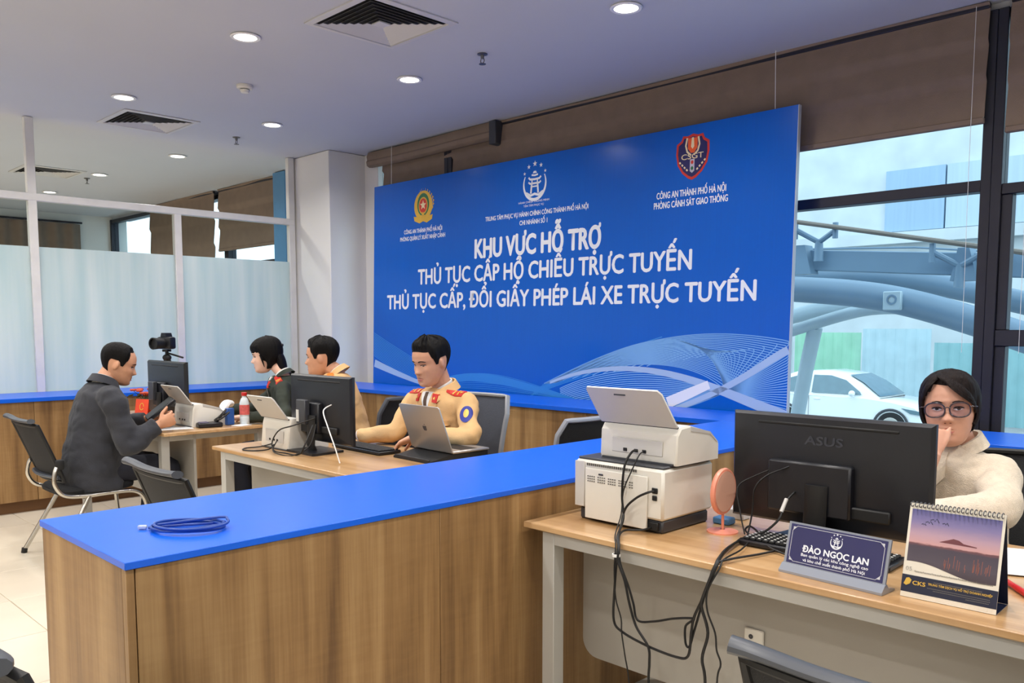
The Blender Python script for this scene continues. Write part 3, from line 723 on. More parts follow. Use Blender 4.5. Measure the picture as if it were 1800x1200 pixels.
# white car
def car():
    t = thing('white_car', 'white parked car seen through the window behind the desk', 'car', (-8.95, 20.9, GZ))
    WHT = mat('white_car_paint', (236, 240, 242), 0.2, coat=0.6, var=0.01); GL = mat('car_glass', (96, 124, 136), 0.08, spec=0.8)
    # side outline x (nose towards +x), z; lofted over the width with tumblehome
    low = [(-2.1, 0.32), (-2.18, 0.60), (-2.12, 0.95), (-2.0, 1.02), (-1.0, 1.0), (0.0, 0.98), (0.75, 0.98), (1.35, 0.92), (1.85, 0.82), (2.05, 0.66), (2.08, 0.40), (1.95, 0.28)]
    def rows(outl, w, f=lambda x, z: 1.0):
        return [[(x, s * w * f(x, z), z) for x, z in outl] for s in (-1.0, -0.96, -0.5, 0, 0.5, 0.96, 1.0)]
    b = B(); L = []
    for s, k in ((-1, 0.0), (-1, 1), (-0.93, 1.0), (0, 1.0), (0.93, 1), (1, 1), (1, 0)):
        L.append([(x * (1.0 if abs(s) < 0.95 else 0.985), 0.90 * s * (0.96 if x > 1.7 or x < -1.9 else 1.0), (z if abs(s) < 0.95 else z - 0.03)) for x, z in low])
    V = b.grid(L[1:6], wrap=False)
    b.bm.faces.new(V[0]); b.bm.faces.new(list(reversed(V[-1])))
    b.face([L[1][0], L[1][-1], L[5][-1], L[5][0]])
    b.obj('body', WHT, t, ang=50)
    roof = [(-1.85, 0.99), (-1.55, 1.38), (-1.1, 1.53), (-0.4, 1.57), (0.15, 1.50), (0.55, 1.30), (1.02, 0.97)]
    b = B(); L = [[(x * (0.97 if abs(s) == 1 else 1), s * (0.84 - 0.18 * max(0, z - 0.97) / 0.6), z - (0.03 if abs(s) == 1 else 0)) for x, z in roof] for s in (-1, -0.9, 0, 0.9, 1)]
    V = b.grid(L); b.bm.faces.new(V[0]); b.bm.faces.new(list(reversed(V[-1])))
    b.obj('cabin', WHT, t, ang=50)
    def sidewin(pts, s):
        return B().prism([(x, z) for x, z in pts], 0, 0.012, ((0, s * 0.845, 0), (1, 0, 0), (0, -s * 0.30, 1), (0, s, 0)))
    for s in (-1, 1):
        for pts in ([(-1.45, 1.04), (-1.28, 1.36), (-0.98, 1.45), (-0.72, 1.46), (-0.72, 1.03)], [(-0.64, 1.03), (-0.64, 1.46), (-0.2, 1.46), (0.18, 1.36), (0.55, 1.10), (0.6, 1.03)]):
            B().prism([(x, z - 1.0) for x, z in pts], 0, 0.012, ((0, s * 0.838, 1.0), (1, 0, 0), (0, -s * 0.30, 1), (0, s, 0))).obj('side_window', GL, t)
    b = B(); b.grid([[(0.22, y * 0.62, 1.475) for y in (-1, 0, 1)], [(0.58, y * 0.68, 1.30) for y in (-1, 0, 1)], [(1.0, y * 0.76, 0.995) for y in (-1, 0, 1)]])
    b.xf(Matrix.Translation((0.012, 0, 0.012))).obj('windscreen', GL, t)
    for s in (-1, 1):
        B().ell((0.42, s * 0.96, 1.06), (0.07, 0.11, 0.075)).obj('mirror', WHT, t)
        B().prism([(1.55, 0.78), (1.98, 0.72), (1.98, 0.64), (1.75, 0.66)], 0, 0.02, ((0, s * 0.88, 0), (1, 0, 0), (0, 0, 1), (0, s, 0))).obj('headlamp', GL, t)
        for x in (-1.32, 1.32):
            B().lathe([(0.10, 0.0), (0.30, 0.0), (0.335, 0.03), (0.335, 0.16), (0.30, 0.19), (0.1, 0.19)], (x, s * 0.80 - 0.095, 0.335), 26, 'y').obj('wheel', BLACKSOFT, t)
            B().lathe([(0.01, 0.0), (0.2, 0.0), (0.215, 0.012), (0.01, 0.02)], (x, s * 0.905 - 0.01, 0.335), 20, 'y').obj('hub_cap', GREYMETAL, t)
            B().tube([(x + 0.39 * math.cos(R(a)), s * 0.895, 0.335 + 0.39 * math.sin(R(a))) for a in range(0, 181, 12)], [(0.03, 0.012)] * 16, 8, up=(0, 1, 0)).obj('wheel_arch', DARKGREY, t)
        B().bb(-0.55, -0.38, s * 0.885, s * 0.915, 0.87, 0.90, 0.008).obj('door_handle', WHT, t)
        B().bb(-0.685, -0.675, s * 0.902, s * 0.9035, 0.40, 0.95).obj('door_seam', DARKGREY, t)
    return t
car()
# ------------------------------------------------------------------ desks
def desk(x0, x1, y0, y1, label, panel_y, zt=0.75, th=0.02, pz0=0.26):
    t = thing('office_desk', label, 'desk', (x0, y0, 0))
    L, D = x1 - x0, y1 - y0; zb = zt - th
    B().box((L / 2, D / 2, zt - th / 2), (L, D, th), 0.003).obj('desktop', OAKTOP, t)
    for y in (0.012, D - 0.05): B().bb(0.125, L - 0.125, y, y + 0.036, zb - 0.0405, zb - 0.0005, 0.002).obj('apron_rail', GREYMETAL, t)
    for x in (0.075, L - 0.125):
        B().bb(x, x + 0.05, 0.062, D - 0.062, zb - 0.0405, zb - 0.0005, 0.002).obj('side_rail', GREYMETAL, t)
        for y in (0.012, D - 0.062): B().bb(x, x + 0.05, y, y + 0.05, 0.0, zb - 0.0005, 0.002).obj('leg', GREYMETAL, t)
    # modesty panel with rounded lower corners
    r = 0.06; xa, xb = 0.07, L - 0.07; za, zc = pz0, zb - 0.001
    o = [(xa, zc)] + [(xa + r + r * math.cos(R(a)), za + r + r * math.sin(R(a))) for a in range(180, 271, 15)] + [(xb - r + r * math.cos(R(a)), za + r + r * math.sin(R(a))) for a in range(270, 361, 15)] + [(xb, zc)]
    B().prism(o, 0, 0.016, ((0, panel_y - y0, 0), (1, 0, 0), (0, 0, 1), (0, 1, 0))).obj('modesty_panel', GREYPANEL, t)
    return t
desk(-4.33, -2.70, 2.05, 2.77, 'oak topped desk with monitor and laptop, behind the blue counter', 2.24)
desk(-6.62, -5.035, 2.09, 2.80, 'oak topped desk at left between the man and the woman officer', 2.30)
desk(-1.915, -0.28, 1.965, 2.765, 'oak topped desk at right foreground with printer and big monitor', 2.19)

# ------------------------------------------------------------------ visitor chairs
def visitor_chair(label, x, y, rz=0.0):
    t = thing('visitor_chair', label, 'chair', (x, y, 0), rz, 'mesh back visitor chairs')
    for s in (-1, 1):
        X = 0.245 * s
        B().tube(spline([(X * 0.93, -0.215, 0.60), (X * 1.0, -0.24, 0.56), (X * 1.03, -0.245, 0.49), (X * 1.03, -0.20, 0.425), (X, -0.10, 0.405), (X, 0.08, 0.405), (X, 0.20, 0.395), (X * 1.01, 0.255, 0.34), (X * 1.04, 0.275, 0.22), (X * 1.12, 0.30, 0.012)], 6), 0.0125, 10).obj('side_tube', CHROME, t)
        B().tube([(X, -0.06, 0.40), (X * 1.08, -0.16, 0.22), (X * 1.22, -0.275, 0.012)], 0.013, 10).obj('rear_leg', CHROME, t)
        B().cyl((X * 1.22, -0.275, 0.0), (X * 1.215, -0.27, 0.03), 0.017, n=12).obj('foot', BLACKSOFT, t)
        B().cyl((X * 1.12, 0.30, 0.0), (X * 1.115, 0.298, 0.03), 0.017, n=12).obj('foot', BLACKSOFT, t)
        B().box((X * 0.95, -0.212, 0.60), (0.03, 0.05, 0.06), 0.01, seg=2).obj('back_bracket', BLACKSOFT, t)
    B().tube([(-0.24, 0.10, 0.395), (0.24, 0.10, 0.395)], 0.01, 8).obj('cross_bar', CHROME, t)
    B().tube([(-0.24, -0.09, 0.395), (0.24, -0.09, 0.395)], 0.01, 8).obj('cross_bar', CHROME, t)
    b = B()
    for z, w, d in ((0.408, 0.205, 0.20), (0.418, 0.225, 0.222), (0.44, 0.228, 0.225), (0.455, 0.215, 0.21), (0.46, 0.18, 0.175)): pass
    def rr(w, d, z): return [((w if i % 4 in (0, 3) else -w) * 1, 0, 0) for i in range(0)] or [(max(-1, min(1, 1.22 * math.cos(R(a)))) * w, 0.015 + max(-1, min(1, 1.22 * math.sin(R(a)))) * d, z + 0.01 * (math.sin(R(a)) if math.sin(R(a)) < -0.5 else 0)) for a in range(0, 360, 10)]
    V = b.grid([rr(w, d, z) for z, w, d in ((0.408, 0.20, 0.19), (0.418, 0.222, 0.215), (0.438, 0.226, 0.22), (0.455, 0.21, 0.205), (0.462, 0.16, 0.155))], wrap=True)
    b.bm.faces.new(V[-1]); b.bm.faces.new(list(reversed(V[0]))); b.obj('seat', FABRIC, t)
    # back: curved frame with mesh panel
    def bpt(u, v): # u -1..1 across, v 0..1 up
        return Vector((u * (0.225 + 0.005 * v), -0.205 - 0.13 * v - 0.035 * (1 - u * u) * (1 - 0.3 * v) + 0.02, 0.50 + 0.33 * v))
    n = 14
    b = B()
    fr = [bpt(-1 + 2 * i / n, 0) for i in range(n + 1)] + [bpt(1, i / 8) for i in range(1, 9)] + [bpt(1 - 2 * i / n, 1) for i in range(1, n + 1)] + [bpt(-1, 1 - i / 8) for i in range(1, 8)]
    b.tube(fr, [(0.013, 0.012)] * len(fr), 8, closed=True).obj('back_frame', BLACKSOFT, t)
    b = B(); nv = 10
    f = [[bpt(-1 + 2 * i / n, j / nv) for i in range(n + 1)] for j in range(nv + 1)]
    k = [[p + Vector((0, -0.004, 0)) for p in r] for r in f]
    b.grid(f); b.grid(k); b.obj('back_mesh', MESHBK, t)
    top = [bpt(-1.04 + 2.08 * i / 18, 1.03) + Vector((0, -0.028 * abs(-1.0 + 2 * i / 18) ** 6 - 0.004, 0.010 + 0.010 * abs(-1.0 + 2 * i / 18) ** 4)) for i in range(19)]
    B().tube(top, [((0.011 + 0.004 * abs(-1 + 2 * i / 18) ** 4), 0.021) for i in range(19)], 10, up=(0, 1, 0)).obj('top_bar', GREYPL, t)
    B().tube([bpt(-1 + 2 * i / n, 0.07) + Vector((0, -0.012, 0)) for i in range(n + 1)], [(0.012, 0.022)] * (n + 1), 8, up=(0, 1, 0)).obj('lumbar_bar', GREYPL, t)
    return t
visitor_chair('chrome legged mesh chair the man in the dark jacket sits on', -5.46, 1.775)
visitor_chair('empty mesh chair half hidden behind the blue counter', -3.20, 1.62)
visitor_chair('black mesh chair back at the bottom edge before the right desk', -0.475, 1.575)
visitor_chair('dark chair corner at the bottom left edge of the picture', -1.70, 0.685)

# ------------------------------------------------------------------ swivel chairs for staff
def swivel_chair(label, x, y, rz, top=1.0, frame=GREYPL, mesh=MESHBK, w=0.235):
    t = thing('swivel_chair', label, 'chair', (x, y, 0), rz, 'staff swivel chairs')
    for i in range(5):
        a = R(90 + 72 * i); c, s = math.cos(a), math.sin(a)
        B().tube([(0.03 * c, 0.03 * s, 0.10), (0.16 * c, 0.16 * s, 0.095), (0.30 * c, 0.30 * s, 0.075)], [(0.026, 0.02), (0.022, 0.016), (0.016, 0.012)], 8).obj('base_arm', BLACKSOFT, t)
        B().lathe([(0.008, -0.022), (0.027, -0.02), (0.030, 0.0), (0.027, 0.02), (0.008, 0.022)], (0.30 * c, 0.30 * s, 0.030), 14, 'x').obj('caster', BLACKSOFT, t)
    B().cyl((0, 0, 0.08), (0, 0, 0.26), 0.028, n=14).obj('gas_sleeve', BLACKSOFT, t)
    B().cyl((0, 0, 0.26), (0, 0, 0.42), 0.016, n=12).obj('gas_lift', CHROME, t)
    B().box((0, 0, 0.425), (0.2, 0.24, 0.03), 0.008).obj('seat_plate', BLACKSOFT, t)
    B().box((0, 0.02, 0.475), (0.48, 0.46, 0.07), 0.03, seg=3).obj('seat', FABRIC, t)
    z0 = 0.56; H = top - z0
    def bpt(u, v):
        wv = w * (0.90 + 0.14 * v)
        return Vector((u * wv, -0.235 - 0.07 * v * v - 0.04 * (1 - u * u), z0 + H * v))
    n = 12; m = 10; r = 0.14
    def loop(k):
        o = []
        for i in range(n + 1): o.append(bpt((-1 + 2 * i / n) * (1 - r * k), 0))
        for i in range(1, m): o.append(bpt(1, r * k + (1 - 2 * r * k) * i / m))
        for i in range(n + 1): o.append(bpt((1 - 2 * i / n) * (1 - r * k), 1))
        for i in range(1, m): o.append(bpt(-1, 1 - r * k - (1 - 2 * r * k) * i / m))
        return o
    B().tube(loop(1), [(0.016, 0.012)] * len(loop(1)), 8, closed=True).obj('back_frame', frame, t)
    b = B(); f = [[bpt((-1 + 2 * i / n) * (1 - max(0.0, r - min(j / m, 1 - j / m))), j / m) for i in range(n + 1)] for j in range(m + 1)]
    b.grid(f); b.grid([[p + Vector((0, -0.005, 0)) for p in q] for q in f]); b.obj('back_mesh', mesh, t)
    B().tube(spline([(0, -0.02, 0.43), (0, -0.22, 0.44), (0, -0.31, 0.52), (0, -0.315, 0.72)], 6), [(0.03, 0.014)] * 19, 8).obj('spine', BLACKSOFT, t)
    return t
GREYMESH = mat('grey_blue_chair_mesh', (70, 76, 90), 0.6, var=0.15, scale=240, bump=0.4, bscale=420)
PALEFR = mat('pale_chair_frame', (150, 154, 162), 0.35)
swivel_chair('grey blue mesh chair behind the officer at the laptop', -3.53, 2.98, R(180 + 6), 1.0, PALEFR, GREYMESH)
swivel_chair('black mesh chair back between the monitor and the laptop officer', -4.36, 3.10, R(104), 0.965)
swivel_chair('black chair of the woman officer in dark green', -5.12, 3.10, R(180 - 32), 0.93)
swivel_chair('empty pale framed chair just behind the blue counter', -3.12, 3.40, R(90), 0.915, PALEFR)
swivel_chair('dark chair of the woman in the cream cardigan', -0.72, 3.16, R(180 + 10), 0.93, BLACKSOFT)

# ------------------------------------------------------------------ monitors
def monitor(label, x0, x1, y, z0, z1, brand=None, rz=0.0, wide=False, screen=(150, 190, 235), estr=1.6, tilt=0.0):
    t = thing('monitor', label, 'monitor', ((x0 + x1) / 2, y, 0.75), rz)
    W, H = x1 - x0, z1 - z0; zc = (z0 + z1) / 2 - 0.75; h = H / 2; w = W / 2
    b = B()
    def rc(a, c, yy, zz=0): return [(-a, yy, zc - c + zz), (a, yy, zc - c + zz), (a, yy, zc + c + zz), (-a, yy, zc + c + zz)]
    V = b.grid([rc(w, h, 0.018), rc(w, h, 0.004), rc(w * 0.97, h * 0.95, -0.008), rc(w * 0.62, h * 0.60, -0.022, -0.02)], wrap=True)
    b.bm.faces.new(V[0]); b.bm.faces.new(list(reversed(V[-1]))); b.obj('case', BLACKP, t, ang=20)
    B().box((0, 0.0195, zc + 0.006), (W - 0.016, 0.002, H - 0.03)).obj('screen', emitter_once('lit_screen', screen, estr), t)
    B().box((0, -0.0115, zc + h * 0.83), (W * 0.70, 0.006, 0.008), 0.002).obj('vent_slot', BLACKSOFT, t)
    B().box((-0.03, -0.034, zc - 0.045), (W * 0.42 if wide else W * 0.30, 0.034, H * 0.46), 0.006).obj('rear_hump', BLACKP, t)
    B().box((W * 0.06, -0.026, zc - H * 0.30), (W * 0.55, 0.016, 0.035), 0.004).obj('port_bay', BLACKSOFT, t)
    B().tube([(-0.0, -0.055, zc - 0.03), (0.0, -0.062, (zc - h) * 0.6 + 0.01), (0.0, -0.05, 0.012)], [(0.035, 0.012)] * 3, 10, up=(0, 1, 0)).obj('neck', BLACKSOFT, t)
    B().prism([(-0.12, -0.13), (0.12, -0.13), (0.13, -0.11), (0.11, 0.06), (-0.11, 0.06), (-0.13, -0.11)], 0.0005, 0.012).obj('stand_base', BLACKP, t)
    if brand: text_on('logo', brand, (-0.055, -0.0215, zc + h * 0.50), (1, 0, 0), (0, 0.17, 1), (0, -1, 0), 0.115, 0.026, mat('dark_logo_print', (46, 48, 56), 0.25), t, 0.05, 0.002)
    return t
def emitter_once(name, col, s): return MATS.get(name) or emitter(name, col, s)
mR = monitor('large black monitor on the right desk seen from behind', -1.41, -0.80, 2.415, 0.785, 1.122, 'ASUS', 0.0, True)
m1 = monitor('black monitor on the middle desk seen from behind with white cable', -4.025, -3.465, 2.36, 0.80, 1.140, None, 0.0)
m2 = monitor('black monitor on the left desk before the tripod camera', -6.01, -5.41, 2.40, 0.80, 1.156, None, 0.0)
LABEL = mat('white_label', (214, 214, 210), 0.5)
for m_, ox in ((m1, -0.05), (m2, -0.06)):
    B().box((ox, -0.011, 0.300), (0.10, 0.004, 0.035), 0.002).obj('maker_plate', DARKGREY, m_)
    B().box((ox - 0.01, -0.068, 0.205), (0.085, 0.03, 0.125), 0.004).obj('adapter_box', DARKGREY, m_)
B().box((-0.085, -0.0845, 0.185), (0.025, 0.002, 0.06)).obj('sticker', LABEL, m1)
B().box((0.0, -0.0525, 0.085), (0.022, 0.002, 0.022)).obj('sticker', LABEL, mR)

# ------------------------------------------------------------------ printer and document scanners
def printer():
    t = thing('laser_printer', 'off white laser printer on the right desk, rear side facing out', 'printer', (-1.655, 2.27, 0.75))
    x0, x1, y0, y1 = -0.175, 0.178, -0.145, 0.135
    B().bb(x0, x1, y0, y1, 0.042, 0.200, 0.008).obj('body', OFFWHITE, t)
    B().bb(x0 + 0.012, x1 - 0.008, y0 + 0.012, y1 - 0.012, 0.0, 0.0415, 0.006).obj('base', DARKGREY, t)
    B().bb(x0 + 0.006, x1 - 0.006, y0 + 0.01, y1 - 0.006, 0.2005, 0.208, 0.003).obj('top_cover', DARKGREY, t)
    B().bb(x0 + 0.048, x1 - 0.055, y0 - 0.006, y0 - 0.0005, 0.010, 0.176, 0.002).obj('rear_door', OFFWHITE, t)
    B().bb(x0 + 0.003, x0 + 0.044, y0 - 0.004, y0 - 0.0005, 0.045, 0.196, 0.002).obj('side_strip', PALEGREY, t)
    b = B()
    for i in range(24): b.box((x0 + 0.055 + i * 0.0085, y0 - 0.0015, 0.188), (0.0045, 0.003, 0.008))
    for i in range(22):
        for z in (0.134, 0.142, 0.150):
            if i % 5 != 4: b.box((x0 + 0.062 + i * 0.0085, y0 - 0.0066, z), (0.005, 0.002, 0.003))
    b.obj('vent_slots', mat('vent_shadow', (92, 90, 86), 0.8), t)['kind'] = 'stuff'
    B().box((x1 - 0.03, y0 - 0.002, 0.135), (0.022, 0.004, 0.018), 0.002).obj('network_port', BLACKSOFT, t)
    B().box((x1 - 0.03, y0 - 0.002, 0.112), (0.018, 0.004, 0.016), 0.002).obj('usb_port', BLACKSOFT, t)
    B().box((x1 - 0.045, y0 + 0.008, 0.022), (0.05, 0.014, 0.026), 0.002).obj('power_inlet', BLACKSOFT, t)
    B().box((x0 + 0.115, y0 - 0.0068, 0.160), (0.018, 0.002, 0.005)).obj('badge', DARKGREY, t)
    return t
printer()
def scanner(label, x, y, z, w, h, rz=0.0, tall=False):
    t = thing('document_scanner', label, 'scanner', (x, y, z), rz, 'sheet feed document scanners')
    hw = w / 2; dn = -0.10; df = 0.145
    # side profile in y (towards the operator +) and z
    prof = [(dn + 0.004, 0.0), (dn, 0.012), (dn + (0.012 if tall else 0.004), h * 0.80), (dn + 0.022, h), (dn + 0.07, h + 0.004), (df - 0.06, h * 0.80), (df, h * 0.42), (df, 0.0)]
    b = B(); k = []
    for u, s in ((-1, 0.95), (-0.97, 1.0), (0.97, 1.0), (1, 0.95)):
        k.append([(u * hw * (1.0 if tall else 1.0), yy * s, max(0, zz * (s + 0.02) if zz > 0.02 else zz)) for yy, zz in prof])
    V = b.grid(k); 
    for i in range(len(prof)):
        pass
    b.bm.faces.new(V[0]); b.bm.faces.new(list(reversed(V[-1])))
    b.face([k[0][0], k[0][-1], k[-1][-1], k[-1][0]])
    b.obj('body', OFFWHITE, t, ang=30)
    B().bb(-hw + 0.012, hw - 0.012, dn - 0.004, df - 0.005, -0.0, 0.006).obj('foot_plate', DARKGREY, t)
    # rear recess with ports
    B().box((0, dn - 0.0008 + (0.004 if tall else 0.001), h * 0.42), (w * 0.66, 0.003, h * 0.42), 0.004).obj('port_panel', PALEGREY, t)
    for ox in (-0.045, -0.002, 0.03): B().box((ox, dn - 0.003 + (0.004 if tall else 0.001), h * 0.30), (0.016, 0.003, 0.011), 0.002).obj('port', BLACKSOFT, t)
    B().tube([(-hw + 0.004, dn + 0.012, h + 0.003), (hw - 0.004, dn + 0.012, h + 0.003)], 0.004, 8).obj('hinge', BLACKSOFT, t)
    # raised paper tray leaning out over the rear
    H = 0.118; L = -0.085
    o = [(-hw * 0.99, 0.0), (hw * 0.99, 0.0), (hw * 0.94, H * 0.9), (hw * 0.86, H), (-hw * 0.96, H), (-hw * 1.0, H * 0.92)]
    d = Vector((0, L, H)).normalized(); nn = Vector((0, -d.z, d.y))
    B().prism([(a, c * 1.22) for a, c in o], 0, 0.006, ((0, dn + 0.010, h + 0.006), (1, 0, 0), d, nn)).obj('paper_tray', PALEGREY, t)
    B().box(Vector((-0.02, dn + 0.010, h + 0.006)) + d * 0.122 + nn * 0.0065, (0.045, 0.001, 0.006)).obj('finger_notch', DARKGREY, t)
    B().prism([(dn + 0.075, h + 0.003), (df - 0.058, h * 0.81), (df - 0.012, h * 0.50), (df - 0.012, h * 0.46), (df - 0.06, h * 0.74), (dn + 0.075, h - 0.012)], hw - 0.0005, hw + 0.0012, ((0, 0, 0), (0, 1, 0), (0, 0, 1), (1, 0, 0))).obj('side_seam', PALEGREY, t)
    return t
scanner('document scanner with raised tray standing on the laser printer', -1.615, 2.275, 0.9585, 0.300, 0.115)
scanner('document scanner with raised tray on the middle desk left of the monitor', -4.00, 2.335, 0.7505, 0.275, 0.158, tall=True)
scanner('document scanner with raised tray on the left desk before the man', -5.345, 2.44, 0.7505, 0.275, 0.142, tall=True)

# ------------------------------------------------------------------ things on the right desk
def cable(label, pts, r=0.0032, m=CABLE, k=6, group='black cables', n=7):
    return tag(B().tube(spline(pts, k), r, n).obj('cable', m), label, 'cable', group)
cable('black cable from the scanner plug down the printer rear', [(-1.610, 2.168, 0.995), (-1.606, 2.135, 0.992), (-1.612, 2.108, 0.95), (-1.618, 2.105, 0.86), (-1.60, 2.09, 0.79), (-1.545, 1.99, 0.762), (-1.513, 1.953, 0.745), (-1.512, 1.945, 0.70), (-1.519, 1.945, 0.606), (-1.52, 1.945, 0.519), (-1.486, 1.945, 0.492), (-1.394, 1.942, 0.476), (-1.297, 1.94, 0.472), (-1.258, 1.94, 0.486), (-1.249, 1.94, 0.555), (-1.241, 1.94, 0.60), (-1.21, 1.94, 0.67), (-1.180, 1.945, 0.748), (-1.19, 1.98, 0.762), (-1.235, 2.09, 0.757), (-1.276, 2.24, 0.757)], 0.0038)
cable('thin black cable from the scanner power plug', [(-1.585, 2.168, 0.993), (-1.572, 2.13, 0.988), (-1.585, 2.11, 0.94), (-1.611, 2.104, 0.875), (-1.613, 2.095, 0.80), (-1.553, 1.99, 0.765), (-1.520, 1.950, 0.742), (-1.515, 1.938, 0.674), (-1.508, 1.938, 0.59), (-1.488, 1.938, 0.535), (-1.485, 1.938, 0.492), (-1.472, 1.938, 0.427), (-1.456, 1.938, 0.345), (-1.45, 1.94, 0.15), (-1.44, 1.95, 0.004)], 0.0022)
cable('black cable from the printer network port', [(-1.507, 2.120, 0.885), (-1.52, 2.10, 0.880), (-1.56, 2.10, 0.858), (-1.60, 2.10, 0.82), (-1.605, 2.085, 0.77), (-1.537, 1.985, 0.762), (-1.505, 1.947, 0.742), (-1.500, 1.936, 0.705), (-1.474, 1.935, 0.651), (-1.456, 1.935, 0.587), (-1.431, 1.935, 0.526), (-1.386, 1.932, 0.479), (-1.383, 1.935, 0.429), (-1.388, 1.94, 0.369), (-1.38, 1.95, 0.2), (-1.36, 1.96, 0.005)], 0.0038)
cable('black printer power cable looping at mid height', [(-1.52, 2.13, 0.768), (-1.53, 2.09, 0.765), (-1.57, 2.06, 0.7625), (-1.545, 2.0, 0.762), (-1.510, 1.952, 0.748), (-1.501, 1.948, 0.695), (-1.471, 1.948, 0.634), (-1.452, 1.948, 0.587), (-1.435, 1.948, 0.540), (-1.375, 1.948, 0.552), (-1.309, 1.946, 0.577), (-1.246, 1.946, 0.592), (-1.271, 1.945, 0.565), (-1.270, 1.945, 0.517), (-1.257, 1.945, 0.512), (-1.244, 1.947, 0.56), (-1.205, 1.95, 0.70), (-1.186, 1.952, 0.752), (-1.175, 1.99, 0.7615), (-1.150, 2.12, 0.757), (-1.125, 2.24, 0.757)], 0.0034)
cable('thick black cable hanging straight to the floor before the desk panel', [(-1.27, 2.27, 0.762), (-1.235, 2.10, 0.764), (-1.195, 1.985, 0.764), (-1.184, 1.945, 0.748), (-1.207, 1.930, 0.669), (-1.212, 1.930, 0.637), (-1.191, 1.93, 0.571), (-1.207, 1.93, 0.496), (-1.196, 1.93, 0.428), (-1.20, 1.935, 0.2), (-1.21, 1.95, 0.006)], 0.0042)
cable('wavy thin black cable right of the thick hanging one', [(-1.255, 2.28, 0.762), (-1.20, 2.11, 0.763), (-1.180, 1.985, 0.763), (-1.172, 1.948, 0.745), (-1.198, 1.936, 0.684), (-1.198, 1.936, 0.629), (-1.173, 1.936, 0.574), (-1.167, 1.936, 0.528), (-1.154, 1.936, 0.493), (-1.164, 1.936, 0.435), (-1.16, 1.94, 0.2), (-1.15, 1.95, 0.004)], 0.0026)
cable('black cable lying across the desk towards the name plate', [(-1.26, 2.263, 0.766), (-1.292, 2.292, 0.772), (-1.29, 2.314, 0.78), (-1.248, 2.285, 0.775), (-1.187, 2.215, 0.768), (-1.15, 2.185, 0.762), (-1.10, 2.17, 0.757), (-1.06, 2.16, 0.757)], 0.003)
cable('black cable climbing in front of the monitor\'s left half', [(-1.277, 2.28, 0.760), (-1.275, 2.30, 0.827), (-1.272, 2.305, 0.898), (-1.245, 2.325, 0.939), (-1.20, 2.36, 0.965), (-1.165, 2.386, 0.985)], 0.0026)
cable('short black cable beside the monitor\'s lower left corner', [(-1.284, 2.275, 0.762), (-1.31, 2.29, 0.825), (-1.331, 2.31, 0.896), (-1.29, 2.35, 0.933), (-1.235, 2.386, 0.962)], 0.0022)
cable('black cable with a pale connector rising to the monitor ports', [(-1.255, 2.26, 0.766), (-1.213, 2.262, 0.784), (-1.176, 2.28, 0.827), (-1.176, 2.31, 0.868), (-1.172, 2.378, 0.90)], 0.0036)
tag(B().cyl((-1.176, 2.290, 0.845), (-1.1745, 2.318, 0.880), 0.0058, n=10).obj('cable_connector', PALEGREY), 'pale connector sleeve on the cable before the monitor', 'connector')
tie = tag(B().lathe([(0.009, -0.004), (0.0125, -0.004), (0.0125, 0.004), (0.009, 0.004)], (-1.513, 1.944, 0.718), 14, cap=False).obj('cable_tie', WHITEP), 'white tie holding the printer cables at the desk edge', 'cable tie')

PINK = mat('pink_plastic', (236, 150, 124), 0.35); SILVER = mat('mirror_back', (228, 178, 156), 0.3)
t = thing('table_mirror', 'small round pink mirror on a stand left of the big monitor', 'mirror', (-1.375, 2.30, 0.75), R(3))
B().lathe([(0.0, 0.0), (0.048, 0.0), (0.048, 0.004), (0.008, 0.009)], n=26, cap=False).obj('foot', PINK, t)
B().tube([(0, 0, 0.005), (0, 0, 0.062)], 0.0045, 10).obj('stem', PINK, t)
B().lathe([(0.056, -0.007), (0.070, -0.007), (0.073, 0.0), (0.070, 0.007), (0.064, 0.008), (0.056, 0.003)], (0, 0, 0.128), 34, 'x').obj('rim', PINK, t)
B().lathe([(0.001, 0.0085), (0.063, 0.0085), (0.063, 0.006), (0.001, 0.006)], (0, 0, 0.128), 34, 'x', cap=False).obj('mirror_back', SILVER, t)
tag(B().box((-1.44, 2.50, 0.768), (0.07, 0.05, 0.036), 0.004).obj('card_box', PALEGREY), 'small grey box on the desk behind the printer\'s right end', 'box')
tag(B().box((-1.43, 2.40, 0.7615), (0.06, 0.045, 0.022), 0.004).obj('card_box', mat('blue_card', (70, 120, 170), 0.5)), 'small blue card packet beside the pink mirror', 'box')

def keyboard(label, x, y, z, w, d, rz, legend):
    t = thing('keyboard', label, 'keyboard', (x, y, z), rz)
    B().box((0, 0, 0.010), (w, d, 0.016), 0.004).obj('case', BLACKP, t)
    rows, cols = 6, 21
    KEY = BLACKSOFT; kw, kd = (w - 0.02) / cols, (d - 0.02) / rows
    key = B().box((0, 0, 0.0035), (kw * 0.86, kd * 0.86, 0.007), 0.0015).mesh('key', KEY)
    for r in range(rows):
        for c in range(cols):
            if r == 0 and 5 < c < 12 and c != 6: continue
            o = link('key', key, t); o.location = (-w / 2 + 0.01 + kw * (c + 0.5), -d / 2 + 0.01 + kd * (r + 0.5), 0.018)
    o = link('space_bar', B().box((-w / 2 + 0.01 + kw * 8.75, -d / 2 + 0.01 + kd * 0.5, 0.0215), (kw * 6.2, kd * 0.86, 0.007), 0.0015).mesh('space_bar', KEY), t)
    if legend:
        b = B()
        for r in range(rows):
            for c in range(cols):
                b.box((-w / 2 + 0.01 + kw * (c + 0.42), -d / 2 + 0.01 + kd * (r + 0.55), 0.0254), (kw * 0.34, kd * 0.30, 0.0004))
        o = b.obj('key_legends', WHITEP, t); o['kind'] = 'stuff'
    return t
keyboard('black keyboard with white legends in front of the large monitor', -1.045, 2.262, 0.7505, 0.43, 0.13, R(2), True)
